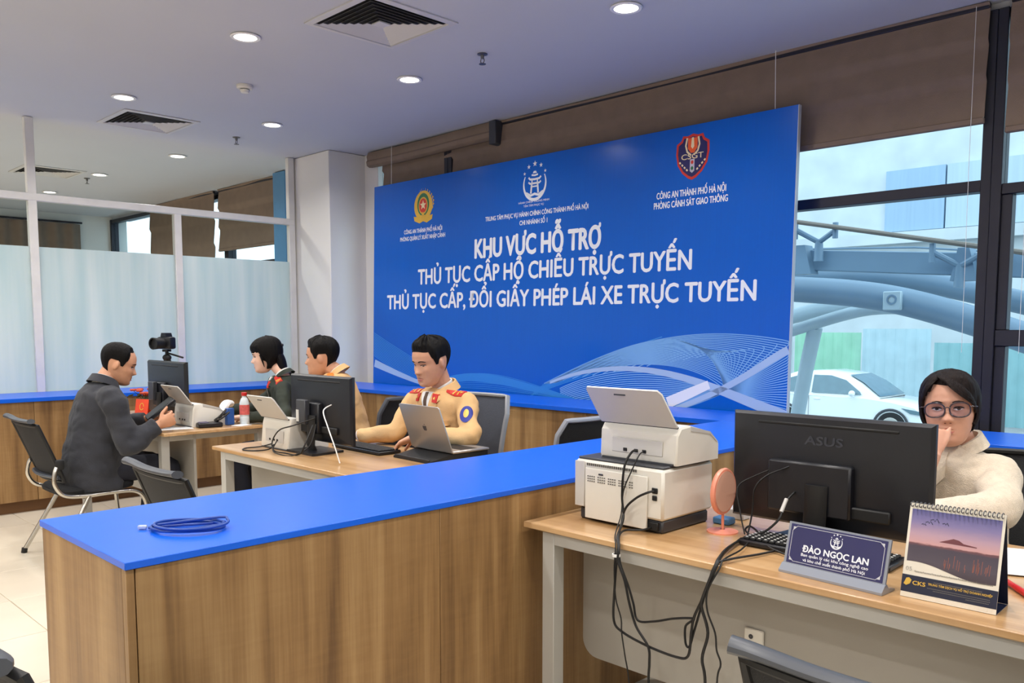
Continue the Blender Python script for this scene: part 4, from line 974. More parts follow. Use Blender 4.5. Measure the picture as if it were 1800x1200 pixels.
keyboard('black keyboard on the middle desk between monitor and laptop', -3.62, 2.545, 0.7505, 0.44, 0.135, R(-2), False)
# name plate
NAVY = mat('navy_plate', (40, 40, 92), 0.3, var=0.04, coat=0.4); ACR = mat('clear_acrylic', (140, 146, 158), 0.06, spec=0.9, var=0.02); SIL = mat('silver_line', (206, 208, 216), 0.3)
t = thing('name_plate', 'navy acrylic name plate lettered in white before the monitor', 'name plate', (-0.905, 2.038, 0.75), R(-4))
la = R(14); Uz = Vector((0, math.sin(la), math.cos(la))); Nn = Vector((0, -math.cos(la), math.sin(la)))
B().prism([(-0.022, 0.0), (0.045, 0.0), (0.045, 0.005), (0.012, 0.012), (0.004, 0.022), (-0.006, 0.022), (-0.022, 0.006)], -0.137, 0.137, ((0, 0, 0.0005), (0, 1, 0), (0, 0, 1), (1, 0, 0))).obj('acrylic_foot', ACR, t)
fo = (0, 0.0, 0.018)
B().prism([(-0.135, 0), (0.135, 0), (0.135, 0.112), (-0.135, 0.112)], -0.003, 0.003, (fo, (1, 0, 0), Uz, Nn)).obj('acrylic_panel', ACR, t)
B().prism([(-0.128, 0.006), (0.128, 0.006), (0.128, 0.107), (-0.128, 0.107)], 0.0031, 0.0037, (fo, (1, 0, 0), Uz, Nn)).obj('navy_card', NAVY, t)
k = 0.012; bo = [(-0.122 + k, 0.011), (0.122 - k, 0.011), (0.122, 0.011 + k), (0.122, 0.102 - k), (0.122 - k, 0.102), (-0.122 + k, 0.102), (-0.122, 0.102 - k), (-0.122, 0.011 + k)]
b = B()
for p, q in zip(bo, bo[1:] + bo[:1]): b.prism(band([p, q], 0.0012), 0.0038, 0.0041, (fo, (1, 0, 0), Uz, Nn))
for sx in (-1, 1):
    for zz in (0.013, 0.100): b.prism([(sx * 0.121, zz), (sx * 0.112, zz), (sx * 0.121, zz + (0.009 if zz < 0.05 else -0.009))], 0.0038, 0.0041, (fo, (1, 0, 0), Uz, Nn))
b.obj('border_line', SIL, t)['kind'] = 'stuff'
b = B()
for o in pavilion(0.0155): b.prism(o, 0.0038, 0.0041, (Vector(fo) + Uz * 0.0795, (1, 0, 0), Uz, Nn))
b.obj('pavilion_mark', INK, t)
def ntext(s, w, h, z, bold): text_on('lettering', s, Vector(fo) + Vector((-w / 2, 0, 0)) + Uz * z + Nn * 0.0038, (1, 0, 0), Uz, Nn, w, h, INK, t, bold, 0.0003)
ntext('ĐÀO NGỌC LAN', 0.175, 0.0165, 0.0405, 0.05)
ntext('Ban quản lý các khu công nghệ cao', 0.178, 0.0076, 0.0290, 0.03)
ntext('và khu chế xuất thành phố Hà Nội', 0.165, 0.0076, 0.0165, 0.03)
# desk calendar
def cal_picture():
    m = bpy.data.materials.new('calendar_picture'); m.use_nodes = True; nt = m.node_tree; n = nt.nodes; l = nt.links
    b = n['Principled BSDF']; b.inputs['Roughness'].default_value = 0.35
    tc = n.new('ShaderNodeTexCoord'); sp = n.new('ShaderNodeSeparateXYZ'); l.new(tc.outputs['Generated'], sp.inputs[0])
    cr = n.new('ShaderNodeValToRGB'); e = cr.color_ramp.elements
    e[0].position = 0.0; e[0].color = srgb(70, 58, 66); e[1].position = 1.0; e[1].color = srgb(92, 92, 150)
    for p, c in ((0.20, (84, 76, 88)), (0.42, (74, 66, 80)), (0.455, (120, 78, 84)), (0.47, (206, 160, 160)), (0.62, (186, 154, 172)), (0.8, (134, 124, 170))):
        q = e.new(p); q.color = srgb(*c)
    ns = n.new('ShaderNodeTexNoise'); ns.inputs['Scale'].default_value = 9; ns.inputs['Detail'].default_value = 5
    mp = n.new('ShaderNodeMapping'); mp.inputs['Scale'].default_value = (1, 1, 3); l.new(tc.outputs['Generated'], mp.inputs[0]); l.new(mp.outputs[0], ns.inputs[0])
    ad = n.new('ShaderNodeMath'); ad.operation = 'MULTIPLY_ADD'; ad.inputs[1].default_value = 0.05; l.new(ns.outputs[0], ad.inputs[0])
    su = n.new('ShaderNodeMath'); su.operation = 'SUBTRACT'; su.inputs[1].default_value = 0.025; l.new(sp.outputs['Z'], su.inputs[0]); l.new(su.outputs[0], ad.inputs[2])
    l.new(ad.outputs[0], cr.inputs[0]); l.new(cr.outputs[0], b.inputs['Base Color']); return m
t = thing('desk_calendar', 'tent desk calendar with a dusk picture at the right front', 'calendar', (-0.640, 2.073, 0.75), R(1.5))
la = R(13); Uz = Vector((0, math.sin(la), math.cos(la))); Nn = Vector((0, -math.cos(la), math.sin(la)))
CARD = mat('cream_card', (232, 226, 212), 0.6); NVC = mat('navy_card', (26, 32, 58), 0.4); YEL = mat('yellow_print', (214, 176, 70), 0.5)
fo = (0, -0.028, 0.001); FRM = (fo, (1, 0, 0), Uz, Nn)
def strip(name, o, m, h, th=0.0005): return B().prism(o, h, h + th, FRM).obj(name, m, t, smooth=False)
strip('front_card', [(-0.102, 0), (0.102, 0), (0.102, 0.222), (-0.102, 0.222)], CARD, -0.0015, 0.0015)
Ub = Vector((0, -math.sin(la), math.cos(la)))
B().prism([(-0.102, 0), (0.102, 0), (0.102, 0.222), (-0.102, 0.222)], 0, 0.0015, ((0, 0.072, 0.001), (1, 0, 0), Ub, (0, 1, 0))).obj('rear_card', NVC, t)
B().bb(-0.102, 0.102, -0.026, 0.070, 0.0, 0.0012).obj('base_card', NVC, t)
pw = [(-0.096 + 0.192 * i / 20, 0.076 + 0.010 * math.sin(1.0 + 4.6 * i / 20) - 0.006 * i / 20) for i in range(21)]
strip('picture', pw + [(0.096, 0.208), (-0.096, 0.208)], cal_picture(), 0.0002)
strip('hill', [(-0.025, 0.141), (-0.012, 0.146), (0.0, 0.151), (0.012, 0.149), (0.022, 0.143), (0.05, 0.140), (0.05, 0.138), (-0.03, 0.139)], mat('hill_print', (110, 58, 66), 0.4), 0.0008, 0.0002)
bd = []
for x, z, s in ((-0.056, 0.178, 0.008), (-0.044, 0.184, 0.010), (-0.020, 0.180, 0.007), (-0.067, 0.173, 0.005)): bd.append(B().prism(band([(x - s, z + s * 0.2), (x - s * 0.3, z + s * 0.5), (x, z), (x + s * 0.4, z + s * 0.7), (x + s, z - s * 0.2)], 0.0016), 0.0008, 0.001, FRM).obj('bird', NVC, t, smooth=False))
b = B()
for i in range(26):
    x = -0.02 + 0.115 * random.random(); z0 = 0.074 + 0.01 * random.random(); b.prism(band([(x, z0 + 0.004), (x + 0.001, z0 + 0.012 + 0.022 * random.random())], 0.0011), 0.0008, 0.001, FRM)
b.obj('reed_print', mat('reed_print', (150, 92, 80), 0.5), t, smooth=False)['kind'] = 'stuff'
strip('navy_footer', [(-0.102, 0.012), (0.102, 0.012), (0.102, 0.052), (-0.102, 0.052)], NVC, 0.0002)
strip('logo_mark', [(-0.097, 0.030), (-0.092, 0.044), (-0.086, 0.046), (-0.080, 0.041), (-0.083, 0.032), (-0.091, 0.027)], YEL, 0.0008, 0.0002)
def ctext(s, x, w, h, z, m, bold=0.012): text_on('lettering', s, Vector(fo) + Vector((x, 0, 0)) + Uz * z + Nn * 0.0008, (1, 0, 0), Uz, Nn, w, h, m, t, bold, 0.0003)
ctext('CKS', -0.077, 0.028, 0.0095, 0.031, YEL, 0.05)
ctext('TRUNG TÂM DỊCH VỤ HỖ TRỢ DOANH NGHIỆP', -0.043, 0.135, 0.0052, 0.036, YEL, 0.012)
ctext('05', -0.096, 0.014, 0.010, 0.062, GREYMETAL, 0.0)
b = B()
for i in range(62): b.box(Vector(fo) + Vector((-0.075 + i * 0.0027, 0, 0)) + Uz * (0.062 if i % 7 else 0.063) + Nn * 0.001, (0.0011, 0.0004, 0.0032), rot=(-la, 0, 0))
for z, n_, xx in ((0.044, 34, -0.03), (0.029, 44, -0.043), (0.0245, 40, -0.03), (0.020, 16, 0.04)):
    for i in range(n_): b.box(Vector(fo) + Vector((xx + i * 0.003, 0, 0)) + Uz * z + Nn * 0.001, (0.0019, 0.0004, 0.0014), rot=(-la, 0, 0))
b.obj('small_print', mat('faint_print', (120, 116, 110), 0.6), t)['kind'] = 'stuff'
for i in range(22):
    x = -0.096 + i * 0.00915
    B().tube([(x, fo[1] + 0.222 * Uz.y - 0.006 + 0.010 * math.sin(R(a)) , 0.001 + 0.222 * Uz.z + 0.006 * math.cos(R(a)) - 0.002) for a in range(0, 360, 45)], 0.0012, 5, closed=True, up=(1, 0, 0)).obj('ring', DARKGREY, t)
for i in range(22): strip('tooth', [(-0.096 + i * 0.00885, 0.004), (-0.0925 + i * 0.00885, 0.004), (-0.0925 + i * 0.00885, 0.0115), (-0.096 + i * 0.00885, 0.0115)], CARD, 0.0008, 0.0002)
# papers, red marker
PAPER = mat('white_paper', (236, 238, 240), 0.7, var=0.01)
for i in range(3): tag(B().box((-0.60 + 0.004 * i, 2.575 - 0.003 * i, 0.7515 + 0.0016 * i), (0.21, 0.297, 0.0012), rot=(0, 0, R(14 + 4 * i))).obj('paper_sheet', PAPER), ('bottom sheet of the printed papers', 'middle sheet of the printed papers', 'top printed white sheet on the desk beyond the calendar')[i] + ' right of the calendar', 'paper', 'papers on the right desk')
t = thing('red_marker', 'red marker pen lying at the desk\'s right end beside the calendar', 'pen', (-0.545, 2.262, 0.7585), R(38))
RED = mat('red_plastic', (196, 34, 34), 0.3)
B().tube([(0, -0.05, 0), (0, -0.046, 0), (0, 0.02, 0), (0, 0.022, 0)], [0.006, 0.0078, 0.0078, 0.006], 14).obj('cap', RED, t)
B().tube([(0, 0.0225, 0), (0, 0.075, 0), (0, 0.08, 0)], [0.007, 0.007, 0.004], 14).obj('barrel', RED, t)
# socket plate on the desk panel
t = thing('power_socket', 'cream double socket plate on the grey desk panel', 'power socket', (-1.195, 2.1885, 0.477))
B().box((0, -0.004, 0), (0.062, 0.008, 0.075), 0.003).obj('plate', OFFWHITE, t)
for z in (0.015, -0.017): B().lathe([(0.001, -0.0095), (0.007, -0.0095), (0.007, -0.0082), (0.001, -0.0082)], (-0.008, 0, z), 14, 'y', cap=False).obj('socket_hole', DARKGREY, t)
# blue network cable on the counter
NETB = mat('blue_cable', (24, 66, 150), 0.4)
t = thing('network_cable', 'coiled dark blue network cable on the foreground counter', 'cable', (-2.13, 0.94, CT))
lp = []
ctr = Vector((0.0, 0.0))
for i in range(46):
    a = i / 46 * 3.2 * 2 * math.pi; ww = 1 + 0.10 * math.sin(a * 0.37 + 1)
    q = Vector((math.cos(a) * 0.092 * ww + 0.012 * math.sin(a * 0.5), math.sin(a) * 0.062 * ww)); th = R(48)
    lp.append((q.x * math.cos(th) - q.y * math.sin(th), q.x * math.sin(th) + q.y * math.cos(th), 0.0045 + 0.007 * (i / 46) * 2.2 + 0.002 * math.sin(a * 1.7)))
lp = [(-0.075, -0.075, 0.005)] + lp[2:] + [(-0.055, -0.060, 0.014), (-0.08, -0.048, 0.008)]
B().tube(spline(lp, 5), 0.0036, 8).obj('lead', NETB, t)
CLR = mat('clear_plug', (190, 200, 214), 0.1, spec=0.9)
for p, rz in (((-0.084, -0.086, 0.0072), R(-40)), ((-0.092, -0.044, 0.0072), R(-75))): B().box(p, (0.012, 0.022, 0.010), 0.002, rot=(0, 0, rz)).obj('plug', CLR, t)

# ------------------------------------------------------------------ things on the middle desk
cable('looped black cable on the middle desk before the scanner', [(-4.02, 2.232, 0.775), (-4.08, 2.20, 0.757), (-4.10, 2.13, 0.7545), (-4.05, 2.085, 0.7545), (-3.98, 2.11, 0.7545), (-3.96, 2.18, 0.757), (-3.985, 2.225, 0.775)], 0.0035)
cable('black cable loop hanging between scanner and middle monitor', [(-3.70, 2.30, 0.93), (-3.782, 2.22, 0.891), (-3.88, 2.20, 0.862), (-3.945, 2.195, 0.80), (-3.905, 2.18, 0.756), (-3.80, 2.18, 0.7545), (-3.68, 2.19, 0.758), (-3.64, 2.20, 0.81), (-3.66, 2.26, 0.90)], 0.0035)
cable('second black cable curling under the middle monitor', [(-3.94, 2.218, 0.80), (-3.88, 2.16, 0.762), (-3.78, 2.14, 0.7545), (-3.70, 2.17, 0.7545), (-3.66, 2.24, 0.80), (-3.68, 2.29, 0.90)], 0.003)
cable('white cable hanging from the back of the middle monitor', [(-3.555, 2.30, 1.005), (-3.50, 2.22, 0.985), (-3.42, 2.19, 0.92), (-3.35, 2.18, 0.835), (-3.315, 2.185, 0.757)], 0.003, WHITEP, group=None)
t = thing('laptop', 'silver laptop seen from behind on a black riser', 'laptop', (-3.165, 2.62, 0.75), R(-3))
ALU = mat('brushed_aluminium', (176, 172, 168), 0.35, 0.7, var=0.02)
B().box((0, 0.11, 0.043), (0.325, 0.225, 0.012), 0.004).obj('base', ALU, t)
B().box((0, 0.11, 0.0495), (0.28, 0.10, 0.001)).obj('key_field', BLACKSOFT, t)
lt = R(20); Uz = Vector((0, -math.sin(lt), math.cos(lt))); Nn = Vector((0, -math.cos(lt), -math.sin(lt)))
rcn = 0.012; W2, H2 = 0.1625, 0.232
o = [(W2 - rcn + rcn * math.cos(R(a)), H2 - rcn + rcn * math.sin(R(a))) for a in (0, 30, 60, 90)] + [(-W2 + rcn + rcn * math.cos(R(a)), H2 - rcn + rcn * math.sin(R(a))) for a in (90, 120, 150, 180)] + [(-W2, 0), (W2, 0)]
B().prism(o, 0, 0.006, ((0, -0.004, 0.046), (1, 0, 0), Uz, Nn)).obj('lid', ALU, t)
B().prism([(x * 0.96, 0.012 + z * 0.92) for x, z in o], -0.001, -0.0002, ((0, -0.004, 0.046), (1, 0, 0), Uz, Nn)).obj('screen', MATS['lit_screen'], t)
ap = [(0.0, 0.006), (0.006, 0.009), (0.012, 0.008), (0.016, 0.004), (0.012, -0.002), (0.014, -0.008), (0.010, -0.016), (0.005, -0.018), (0, -0.016), (-0.005, -0.018), (-0.011, -0.014), (-0.015, -0.005), (-0.014, 0.004), (-0.008, 0.009)]
B().prism([(x, z + 0.118) for x, z in ap], 0.0061, 0.0066, ((0, -0.004, 0.046), (1, 0, 0), Uz, Nn)).obj('fruit_logo', DARKGREY, t, smooth=False)
B().prism([(0.0, 0.129), (0.005, 0.131), (0.006, 0.137), (0.001, 0.134)], 0.0061, 0.0066, ((0, -0.004, 0.046), (1, 0, 0), Uz, Nn)).obj('logo_leaf', DARKGREY, t, smooth=False)
t = thing('laptop_riser', 'black sloped riser under the silver laptop', 'laptop stand', (-3.165, 2.62, 0.75), R(-3))
B().prism([(-0.13, 0.0005), (0.22, 0.0005), (0.22, 0.034), (0.0, 0.034), (-0.13, 0.010)], -0.15, 0.15, ((0, 0, 0), (0, 1, 0), (0, 0, 1), (1, 0, 0))).obj('wedge', BLACKSOFT, t)
B().box((0, -0.126, 0.013), (0.28, 0.008, 0.012), 0.002).obj('lip', BLACKP, t)

# ------------------------------------------------------------------ things on the left desk
t = thing('tripod_camera', 'black camera on a small tripod behind the left monitor', 'camera', (-6.26, 2.64, 0.75), R(200))
for a in (90, 210, 330):
    B().tube([(0.012 * math.cos(R(a)), 0.012 * math.sin(R(a)), 0.40), (0.07 * math.cos(R(a)), 0.07 * math.sin(R(a)), 0.20), (0.115 * math.cos(R(a)), 0.115 * math.sin(R(a)), 0.002)], [0.013, 0.011, 0.007], 8).obj('leg', BLACKSOFT, t)
B().cyl((0, 0, 0.30), (0, 0, 0.455), 0.012, n=10).obj('centre_column', BLACKSOFT, t)
B().ell((0, 0, 0.41), (0.032, 0.032, 0.026)).obj('hub', BLACKSOFT, t)
B().cyl((0, 0, 0.445), (-0.13, -0.03, 0.41), 0.007, n=8).obj('pan_handle', BLACKSOFT, t)
B().box((0, 0, 0.462), (0.05, 0.045, 0.018), 0.003).obj('head_plate', BLACKSOFT, t)
B().box((0, 0, 0.518), (0.135, 0.062, 0.09), 0.014, seg=2).obj('camera_body', BLACKP, t)
B().prism([(-0.03, 0), (0.03, 0), (0.02, 0.03), (-0.02, 0.03)], -0.03, 0.028, ((0, 0, 0.562), (1, 0, 0), (0, 0, 1), (0, 1, 0))).obj('viewfinder_hump', BLACKP, t)
B().lathe([(0.036, 0.03), (0.038, 0.06), (0.042, 0.10), (0.044, 0.125), (0.036, 0.125), (0.034, 0.11)], (0, 0, 0.515), 24, 'y').obj('lens', BLACKSOFT, t)
t = thing('flower_pot', 'small red and orange flower arrangement on the left desk behind the tablet', 'plant', (-6.36, 2.50, 0.75))
B().lathe([(0.035, 0.0), (0.045, 0.03), (0.05, 0.09), (0.046, 0.09), (0.04, 0.03), (0.03, 0.004)], n=20, cap=False).obj('pot', mat('dark_pot', (60, 36, 30), 0.5), t)
LEAF = mat('dark_leaf', (52, 66, 40), 0.6); FLR = mat('red_orange_petal', (184, 66, 38), 0.6)
for i in range(9):
    a = i * 2.4; r = 0.03 + 0.05 * random.random(); z = 0.12 + 0.055 * random.random(); x, y = r * math.cos(a), r * math.sin(a)
    B().tube([(0, 0, 0.08), (x * 0.5, y * 0.5, z * 0.8), (x, y, z)], 0.002, 6).obj('stem', LEAF, t)
    b = B()
    for k in range(5): b.ell((x + 0.014 * math.cos(k * 1.26), y + 0.014 * math.sin(k * 1.26), z + 0.006), (0.013, 0.013, 0.009), u=8, v=6)
    b.obj('flower', FLR, t)
    B().ell((x * 1.25, y * 1.25, z - 0.035), (0.022, 0.012, 0.005), rot=(0.5, 0.3, a), u=8, v=6).obj('leaf', LEAF, t)
t = thing('red_card', 'red orange card stand with a gold symbol beside the flowers', 'card', (-6.17, 2.40, 0.75), R(28))
B().prism([(-0.055, 0), (0.055, 0), (0.055, 0.12), (-0.055, 0.12)], 0, 0.003, ((0, 0, 0.001), (1, 0, 0), (0, 0.2, 0.98), (0, -0.98, 0.2))).obj('front_leaf', mat('red_orange_card', (224, 70, 34), 0.4), t)
B().prism([(-0.055, 0), (0.055, 0), (0.055, 0.118), (-0.055, 0.118)], 0, 0.003, ((0, 0.05, 0.001), (1, 0, 0), (0, -0.2, 0.98), (0, -0.98, -0.2))).obj('rear_leaf', MATS['red_orange_card'], t)
B().prism(band(ring2(0, 0.066, 0.016, 0.024, 0, 330, 20), 0.005), 0.0035, 0.004, ((0, 0, 0.001), (1, 0, 0), (0, 0.2, 0.98), (0, -0.98, 0.2))).obj('gold_symbol', GOLD, t)
t = thing('card_reader', 'black card reader box with tangled cable on the left desk', 'card reader', (-5.17, 2.435, 0.75), R(-12))
B().box((0, 0, 0.016), (0.10, 0.15, 0.030), 0.006).obj('case', BLACKP, t)
B().box((0, -0.035, 0.0325), (0.075, 0.055, 0.003), 0.001).obj('purple_plate', mat('purple_plate', (74, 66, 104), 0.4), t)
b = B(); b.tube(spline([(0.0, 0.05, 0.03), (0.03, 0.08, 0.08), (-0.01, 0.11, 0.105), (-0.05, 0.08, 0.06), (-0.02, 0.04, 0.04), (0.04, 0.06, 0.05), (0.03, 0.12, 0.09), (-0.03, 0.10, 0.07)], 8), 0.0055, 8); b.obj('tangled_cable', CABLE, t)
t = thing('handset_scanner', 'white rounded handheld reader on its cradle on the left desk', 'reader', (-5.33, 2.62, 0.75), R(40))
B().lathe([(0.045, 0.0), (0.05, 0.01), (0.036, 0.03), (0.02, 0.045)], n=20).obj('cradle', BLACKP, t)
B().tube(spline([(0, -0.03, 0.03), (0, -0.02, 0.09), (0, 0.03, 0.125), (0, 0.09, 0.12)], 6), [(0.024, 0.02)] * 8 + [(0.032, 0.024)] * 11, 12).obj('shell', WHITEP, t)
B().box((0, 0.095, 0.118), (0.05, 0.01, 0.034), 0.004).obj('window', BLACKSOFT, t)
t = thing('water_bottle', 'clear plastic bottle with red cap and red label', 'bottle', (-5.15, 2.67, 0.75))
BOT = mat('clear_bottle', (206, 216, 220), 0.1, spec=0.8)
B().lathe([(0.028, 0.0), (0.031, 0.006), (0.031, 0.05), (0.029, 0.055), (0.031, 0.06), (0.031, 0.14), (0.022, 0.168), (0.014, 0.178), (0.014, 0.188)], n=22).obj('body', BOT, t)
B().lathe([(0.0318, 0.065), (0.0318, 0.13)], n=22, cap=False).obj('label', mat('red_white_label', (206, 96, 92), 0.5, var=0.3, scale=40), t)
B().lathe([(0.017, 0.188), (0.018, 0.19), (0.018, 0.208), (0.016, 0.21)], n=20).obj('cap', RED, t)
tag(B().box((-5.19, 2.585, 0.805), (0.035, 0.05, 0.108), 0.003).obj('blue_packet', mat('blue_packet', (34, 84, 160), 0.4)), 'upright blue packet beside the bottle on the left desk', 'packet')
tag(B().box((-5.10, 2.62, 0.7525), (0.08, 0.10, 0.003), rot=(0, 0, R(20))).obj('paper_slip', PAPER), 'small white paper slip by the bottle', 'paper')
tag(B().box((-5.24, 2.24, 0.7515), (0.15, 0.21, 0.0015), rot=(0, 0, R(-15))).obj('paper_sheet', PAPER), 'white sheet under the man\'s hand on the left desk', 'paper')
# ------------------------------------------------------------------ people
from mathutils.bvhtree import BVHTree
SKIN_A = mat('skin_light', (232, 188, 164), 0.5, var=0.05, scale=30, sss=0.12)
SKIN_C = mat('skin_warm', (206, 152, 126), 0.5, var=0.05, scale=30, sss=0.12)
SKIN_B = mat('skin_tan', (206, 152, 120), 0.5, var=0.06, scale=30, sss=0.12)
HAIR = mat('black_hair', (13, 11, 11), 0.6, spec=0.15, var=0.3, scale=60, bump=0.5, bscale=160, stretch=(1, 1, 0.15))
HAIRB = mat('brown_black_hair', (24, 15, 14), 0.6, spec=0.15, var=0.3, scale=60, bump=0.5, bscale=160, stretch=(1, 1, 0.15))
EYEW = mat('eye_white', (220, 212, 206), 0.25); IRIS = mat('dark_iris', (38, 24, 18), 0.2); BROW = mat('dark_brow', (44, 32, 28), 0.8)
LIP = mat('natural_lip', (172, 98, 88), 0.45); LIPR = mat('red_lip', (190, 62, 66), 0.4); NOSTRIL = mat('nostril', (110, 62, 52), 0.7)
JACKET = mat('charcoal_jacket_cloth', (44, 46, 54), 0.85, var=0.10, scale=14, bump=0.35, bscale=260, sheen=0.1)
TAN = mat('tan_uniform_cloth', (220, 176, 120), 0.75, var=0.05, scale=12, bump=0.25, bscale=300)
GREENU = mat('dark_green_uniform_cloth', (38, 46, 36), 0.8, var=0.08, scale=12, bump=0.25, bscale=300)
CREAMK = mat('cream_knit', (222, 206, 184), 0.9, var=0.08, scale=50, bump=0.45, bscale=260, sheen=0.2)
WHITEC = mat('white_shirt_cloth', (232, 230, 226), 0.8)
NAVYT = mat('dark_trouser_cloth', (30, 32, 44), 0.85, bump=0.2, bscale=300)
SHOE = mat('black_shoe_leather', (18, 17, 17), 0.3)

PROF = [(-0.122, 0.052, 0.012, 0.012), (-0.116, 0.074, -0.004, 0.030), (-0.104, 0.085, -0.016, 0.044), (-0.088, 0.088, -0.032, 0.053), (-0.070, 0.0865, -0.052, 0.060), (-0.050, 0.088, -0.070, 0.0650),
        (-0.028, 0.089, -0.084, 0.0695), (0.0, 0.084, -0.095, 0.0735), (0.022, 0.090, -0.100, 0.0755), (0.045, 0.0885, -0.101, 0.0755), (0.066, 0.081, -0.097, 0.071), (0.085, 0.066, -0.085, 0.061), (0.100, 0.045, -0.066, 0.046), (0.110, 0.020, -0.042, 0.026), (0.114, -0.004, -0.018, 0.006)]
def prof(z):
    if z <= PROF[0][0]: return PROF[0][1:]
    for a, c in zip(PROF, PROF[1:]):
        if z <= c[0]:
            t = (z - a[0]) / (c[0] - a[0]); return tuple(a[i] + (c[i] - a[i]) * t for i in (1, 2, 3))
    return PROF[-1][1:]
def gs(d, s): return math.exp(-(d / s) ** 2)
def head_pt(th, z, off=0.0, feat=True):
    F, Bk, w = prof(z); s, c = math.sin(th), math.cos(th)
    e = 0.86
    x = w * math.copysign(abs(s) ** e, s); cy = (F + Bk) / 2; y = cy + (F - cy) * math.copysign(abs(c) ** e, c) if True else 0
    if feat and c > 0.25:
        k = min(1.0, (c - 0.25) / 0.3)
        d = 0
        wn_ = 0.0075 + 0.008 * max(0, min(1, (0.004 - z) / 0.04))
        if -0.060 < z < 0.03:
            prog = max(0, min(1, (0.014 - z) / 0.050))
            hgt = 0.003 + 0.021 * prog ** 1.2 if z > -0.036 else 0.024 * max(0, 1 - (-0.036 - z) / 0.013)
            d += hgt * gs(x, wn_)
            d += 0.007 * gs(abs(x) - 0.012, 0.006) * gs(z + 0.036, 0.008)
        d -= 0.0075 * gs(abs(x) - 0.031, 0.015) * gs(z + 0.001, 0.0105)
        d += 0.0035 * gs(abs(x) - 0.030, 0.024) * gs(z - 0.021, 0.008)
        d += 0.0045 * gs(abs(x) - 0.043, 0.018) * gs(z + 0.026, 0.018)
        d += 0.0060 * gs(x, 0.021) * (gs(z + 0.0615, 0.0055) + gs(z + 0.0755, 0.006))
        d -= 0.0035 * gs(x, 0.024) * gs(z + 0.0685, 0.0028)
        d -= 0.0030 * gs(x, 0.02) * gs(z + 0.086, 0.006)
        d += 0.0050 * gs(x, 0.018) * gs(z + 0.101, 0.010)
        y += d * k
    if off:
        v = Vector((x, y - cy * 0.6, max(z, -0.02) * 1.0 + 0.012)); v.normalize(); return Vector((x, y, z)) + v * off
    return Vector((x, y, z))
def add_head(b, M4, k=1.0):
    rows = []; n = 64
    zs = [-0.122 + 0.236 * i / 62 for i in range(63)]
    for z in zs: rows.append([M4 @ (head_pt(2 * math.pi * j / n, z) * k) for j in range(n)])
    V = b.grid(rows, wrap=True)
    b.bm.faces.new(list(reversed(V[0]))); b.bm.faces.new(V[-1])
    for s in (-1, 1):
        t = bmesh.new(); bmesh.ops.create_uvsphere(t, u_segments=14, v_segments=10, radius=1)
        t.transform(M4 @ Matrix.Scale(k, 4) @ Matrix.Translation((s * 0.0745, -0.012, -0.012)) @ Euler((R(-12), 0, R(-24 * s))).to_matrix().to_4x4() @ Matrix.Diagonal((0.0075, 0.0155, 0.0265, 1))); b.merge(t)
def remesh(b, voxel, smooth=3, fac=0.5):
    bmesh.ops.recalc_face_normals(b.bm, faces=b.bm.faces)
    me = bpy.data.meshes.new('tmp'); b.bm.to_mesh(me); b.bm.free()
    o = bpy.data.objects.new('tmp', me); COL.objects.link(o)
    m = o.modifiers.new('r', 'REMESH'); m.mode = 'VOXEL'; m.voxel_size = voxel; m.adaptivity = 0.0
    if smooth: s = o.modifiers.new('s', 'SMOOTH'); s.factor = fac; s.iterations = smooth
    dg = bpy.context.evaluated_depsgraph_get(); dg.update()
    out = bpy.data.meshes.new_from_object(o.evaluated_get(dg))
    bpy.data.objects.remove(o); bpy.data.meshes.remove(me)
    return out
def finish(me, name, m, parent=None, folds=0.0, fscale=9.0, seed=0.0, keep=None):
    if folds:
        nr = [v.normal.copy() for v in me.vertices]
        for v, q in zip(me.vertices, nr):
            p = v.co * fscale + Vector((seed, seed * 2, 0))
            d = noise.noise(Vector((p.x, p.y, p.z * 1.6))) + 0.5 * abs(noise.noise(p * 2.3)) - 0.2
            v.co += q * (folds * d)
    me.materials.clear(); me.materials.append(m); me.name = name
    me.polygons.foreach_set('use_smooth', [True] * len(me.polygons)); me.update()
    return link(name, me, parent)
def bvh_of(me):
    return BVHTree.FromPolygons([v.co for v in me.vertices], [p.vertices[:] for p in me.polygons])
def conform(name, bvh, O, U, V, D, outline, m, parent, lift=0.0012, rings=3):
    """patch of cloth, lip, brow ...: the outline cast along D on to the body and lifted"""
    O, U, V, D = Vector(O), Vector(U), Vector(V), Vector(D).normalized()
    dn = []
    for q0, q1 in zip(outline, outline[1:] + outline[:1]):
        m_ = max(1, int(math.hypot(q1[0] - q0[0], q1[1] - q0[1]) / 0.008))
        dn += [(lerp(q0[0], q1[0], i / m_), lerp(q0[1], q1[1], i / m_)) for i in range(m_)]
    outline = dn
    cu = sum(p[0] for p in outline) / len(outline); cv = sum(p[1] for p in outline) / len(outline)
    def hit(u, v, extra=0.0):
        p = O + U * u + V * v; h = bvh.ray_cast(p - D * 0.0, D, 0.6)
        if h[0] is None: return None
        return h[0] - D * (lift + extra)
    b = B(); rows = []
    for k in range(rings + 1):
        f = 1 - k / (rings + 0.6); r = []
        for u, v in outline:
            q = hit(cu + (u - cu) * f, cv + (v - cv) * f)
            if q is None: b.bm.free(); return None
            r.append(q)
        rows.append(r)
    base = [p + D * (lift + 0.002) for p in rows[0]]
    vv = b.grid([base] + rows, wrap=True); b.bm.faces.new(vv[-1])
    return b.obj(name, m, parent, ang=60)
def almond(cx, cz, w, h, n=16, droop=0.0):
    return [(cx + w * math.cos(2 * math.pi * i / n), cz + h * math.sin(2 * math.pi * i / n) * (1.0 - 0.35 * abs(math.cos(2 * math.pi * i / n)) ** 3) + droop * math.cos(2 * math.pi * i / n)) for i in range(n)]
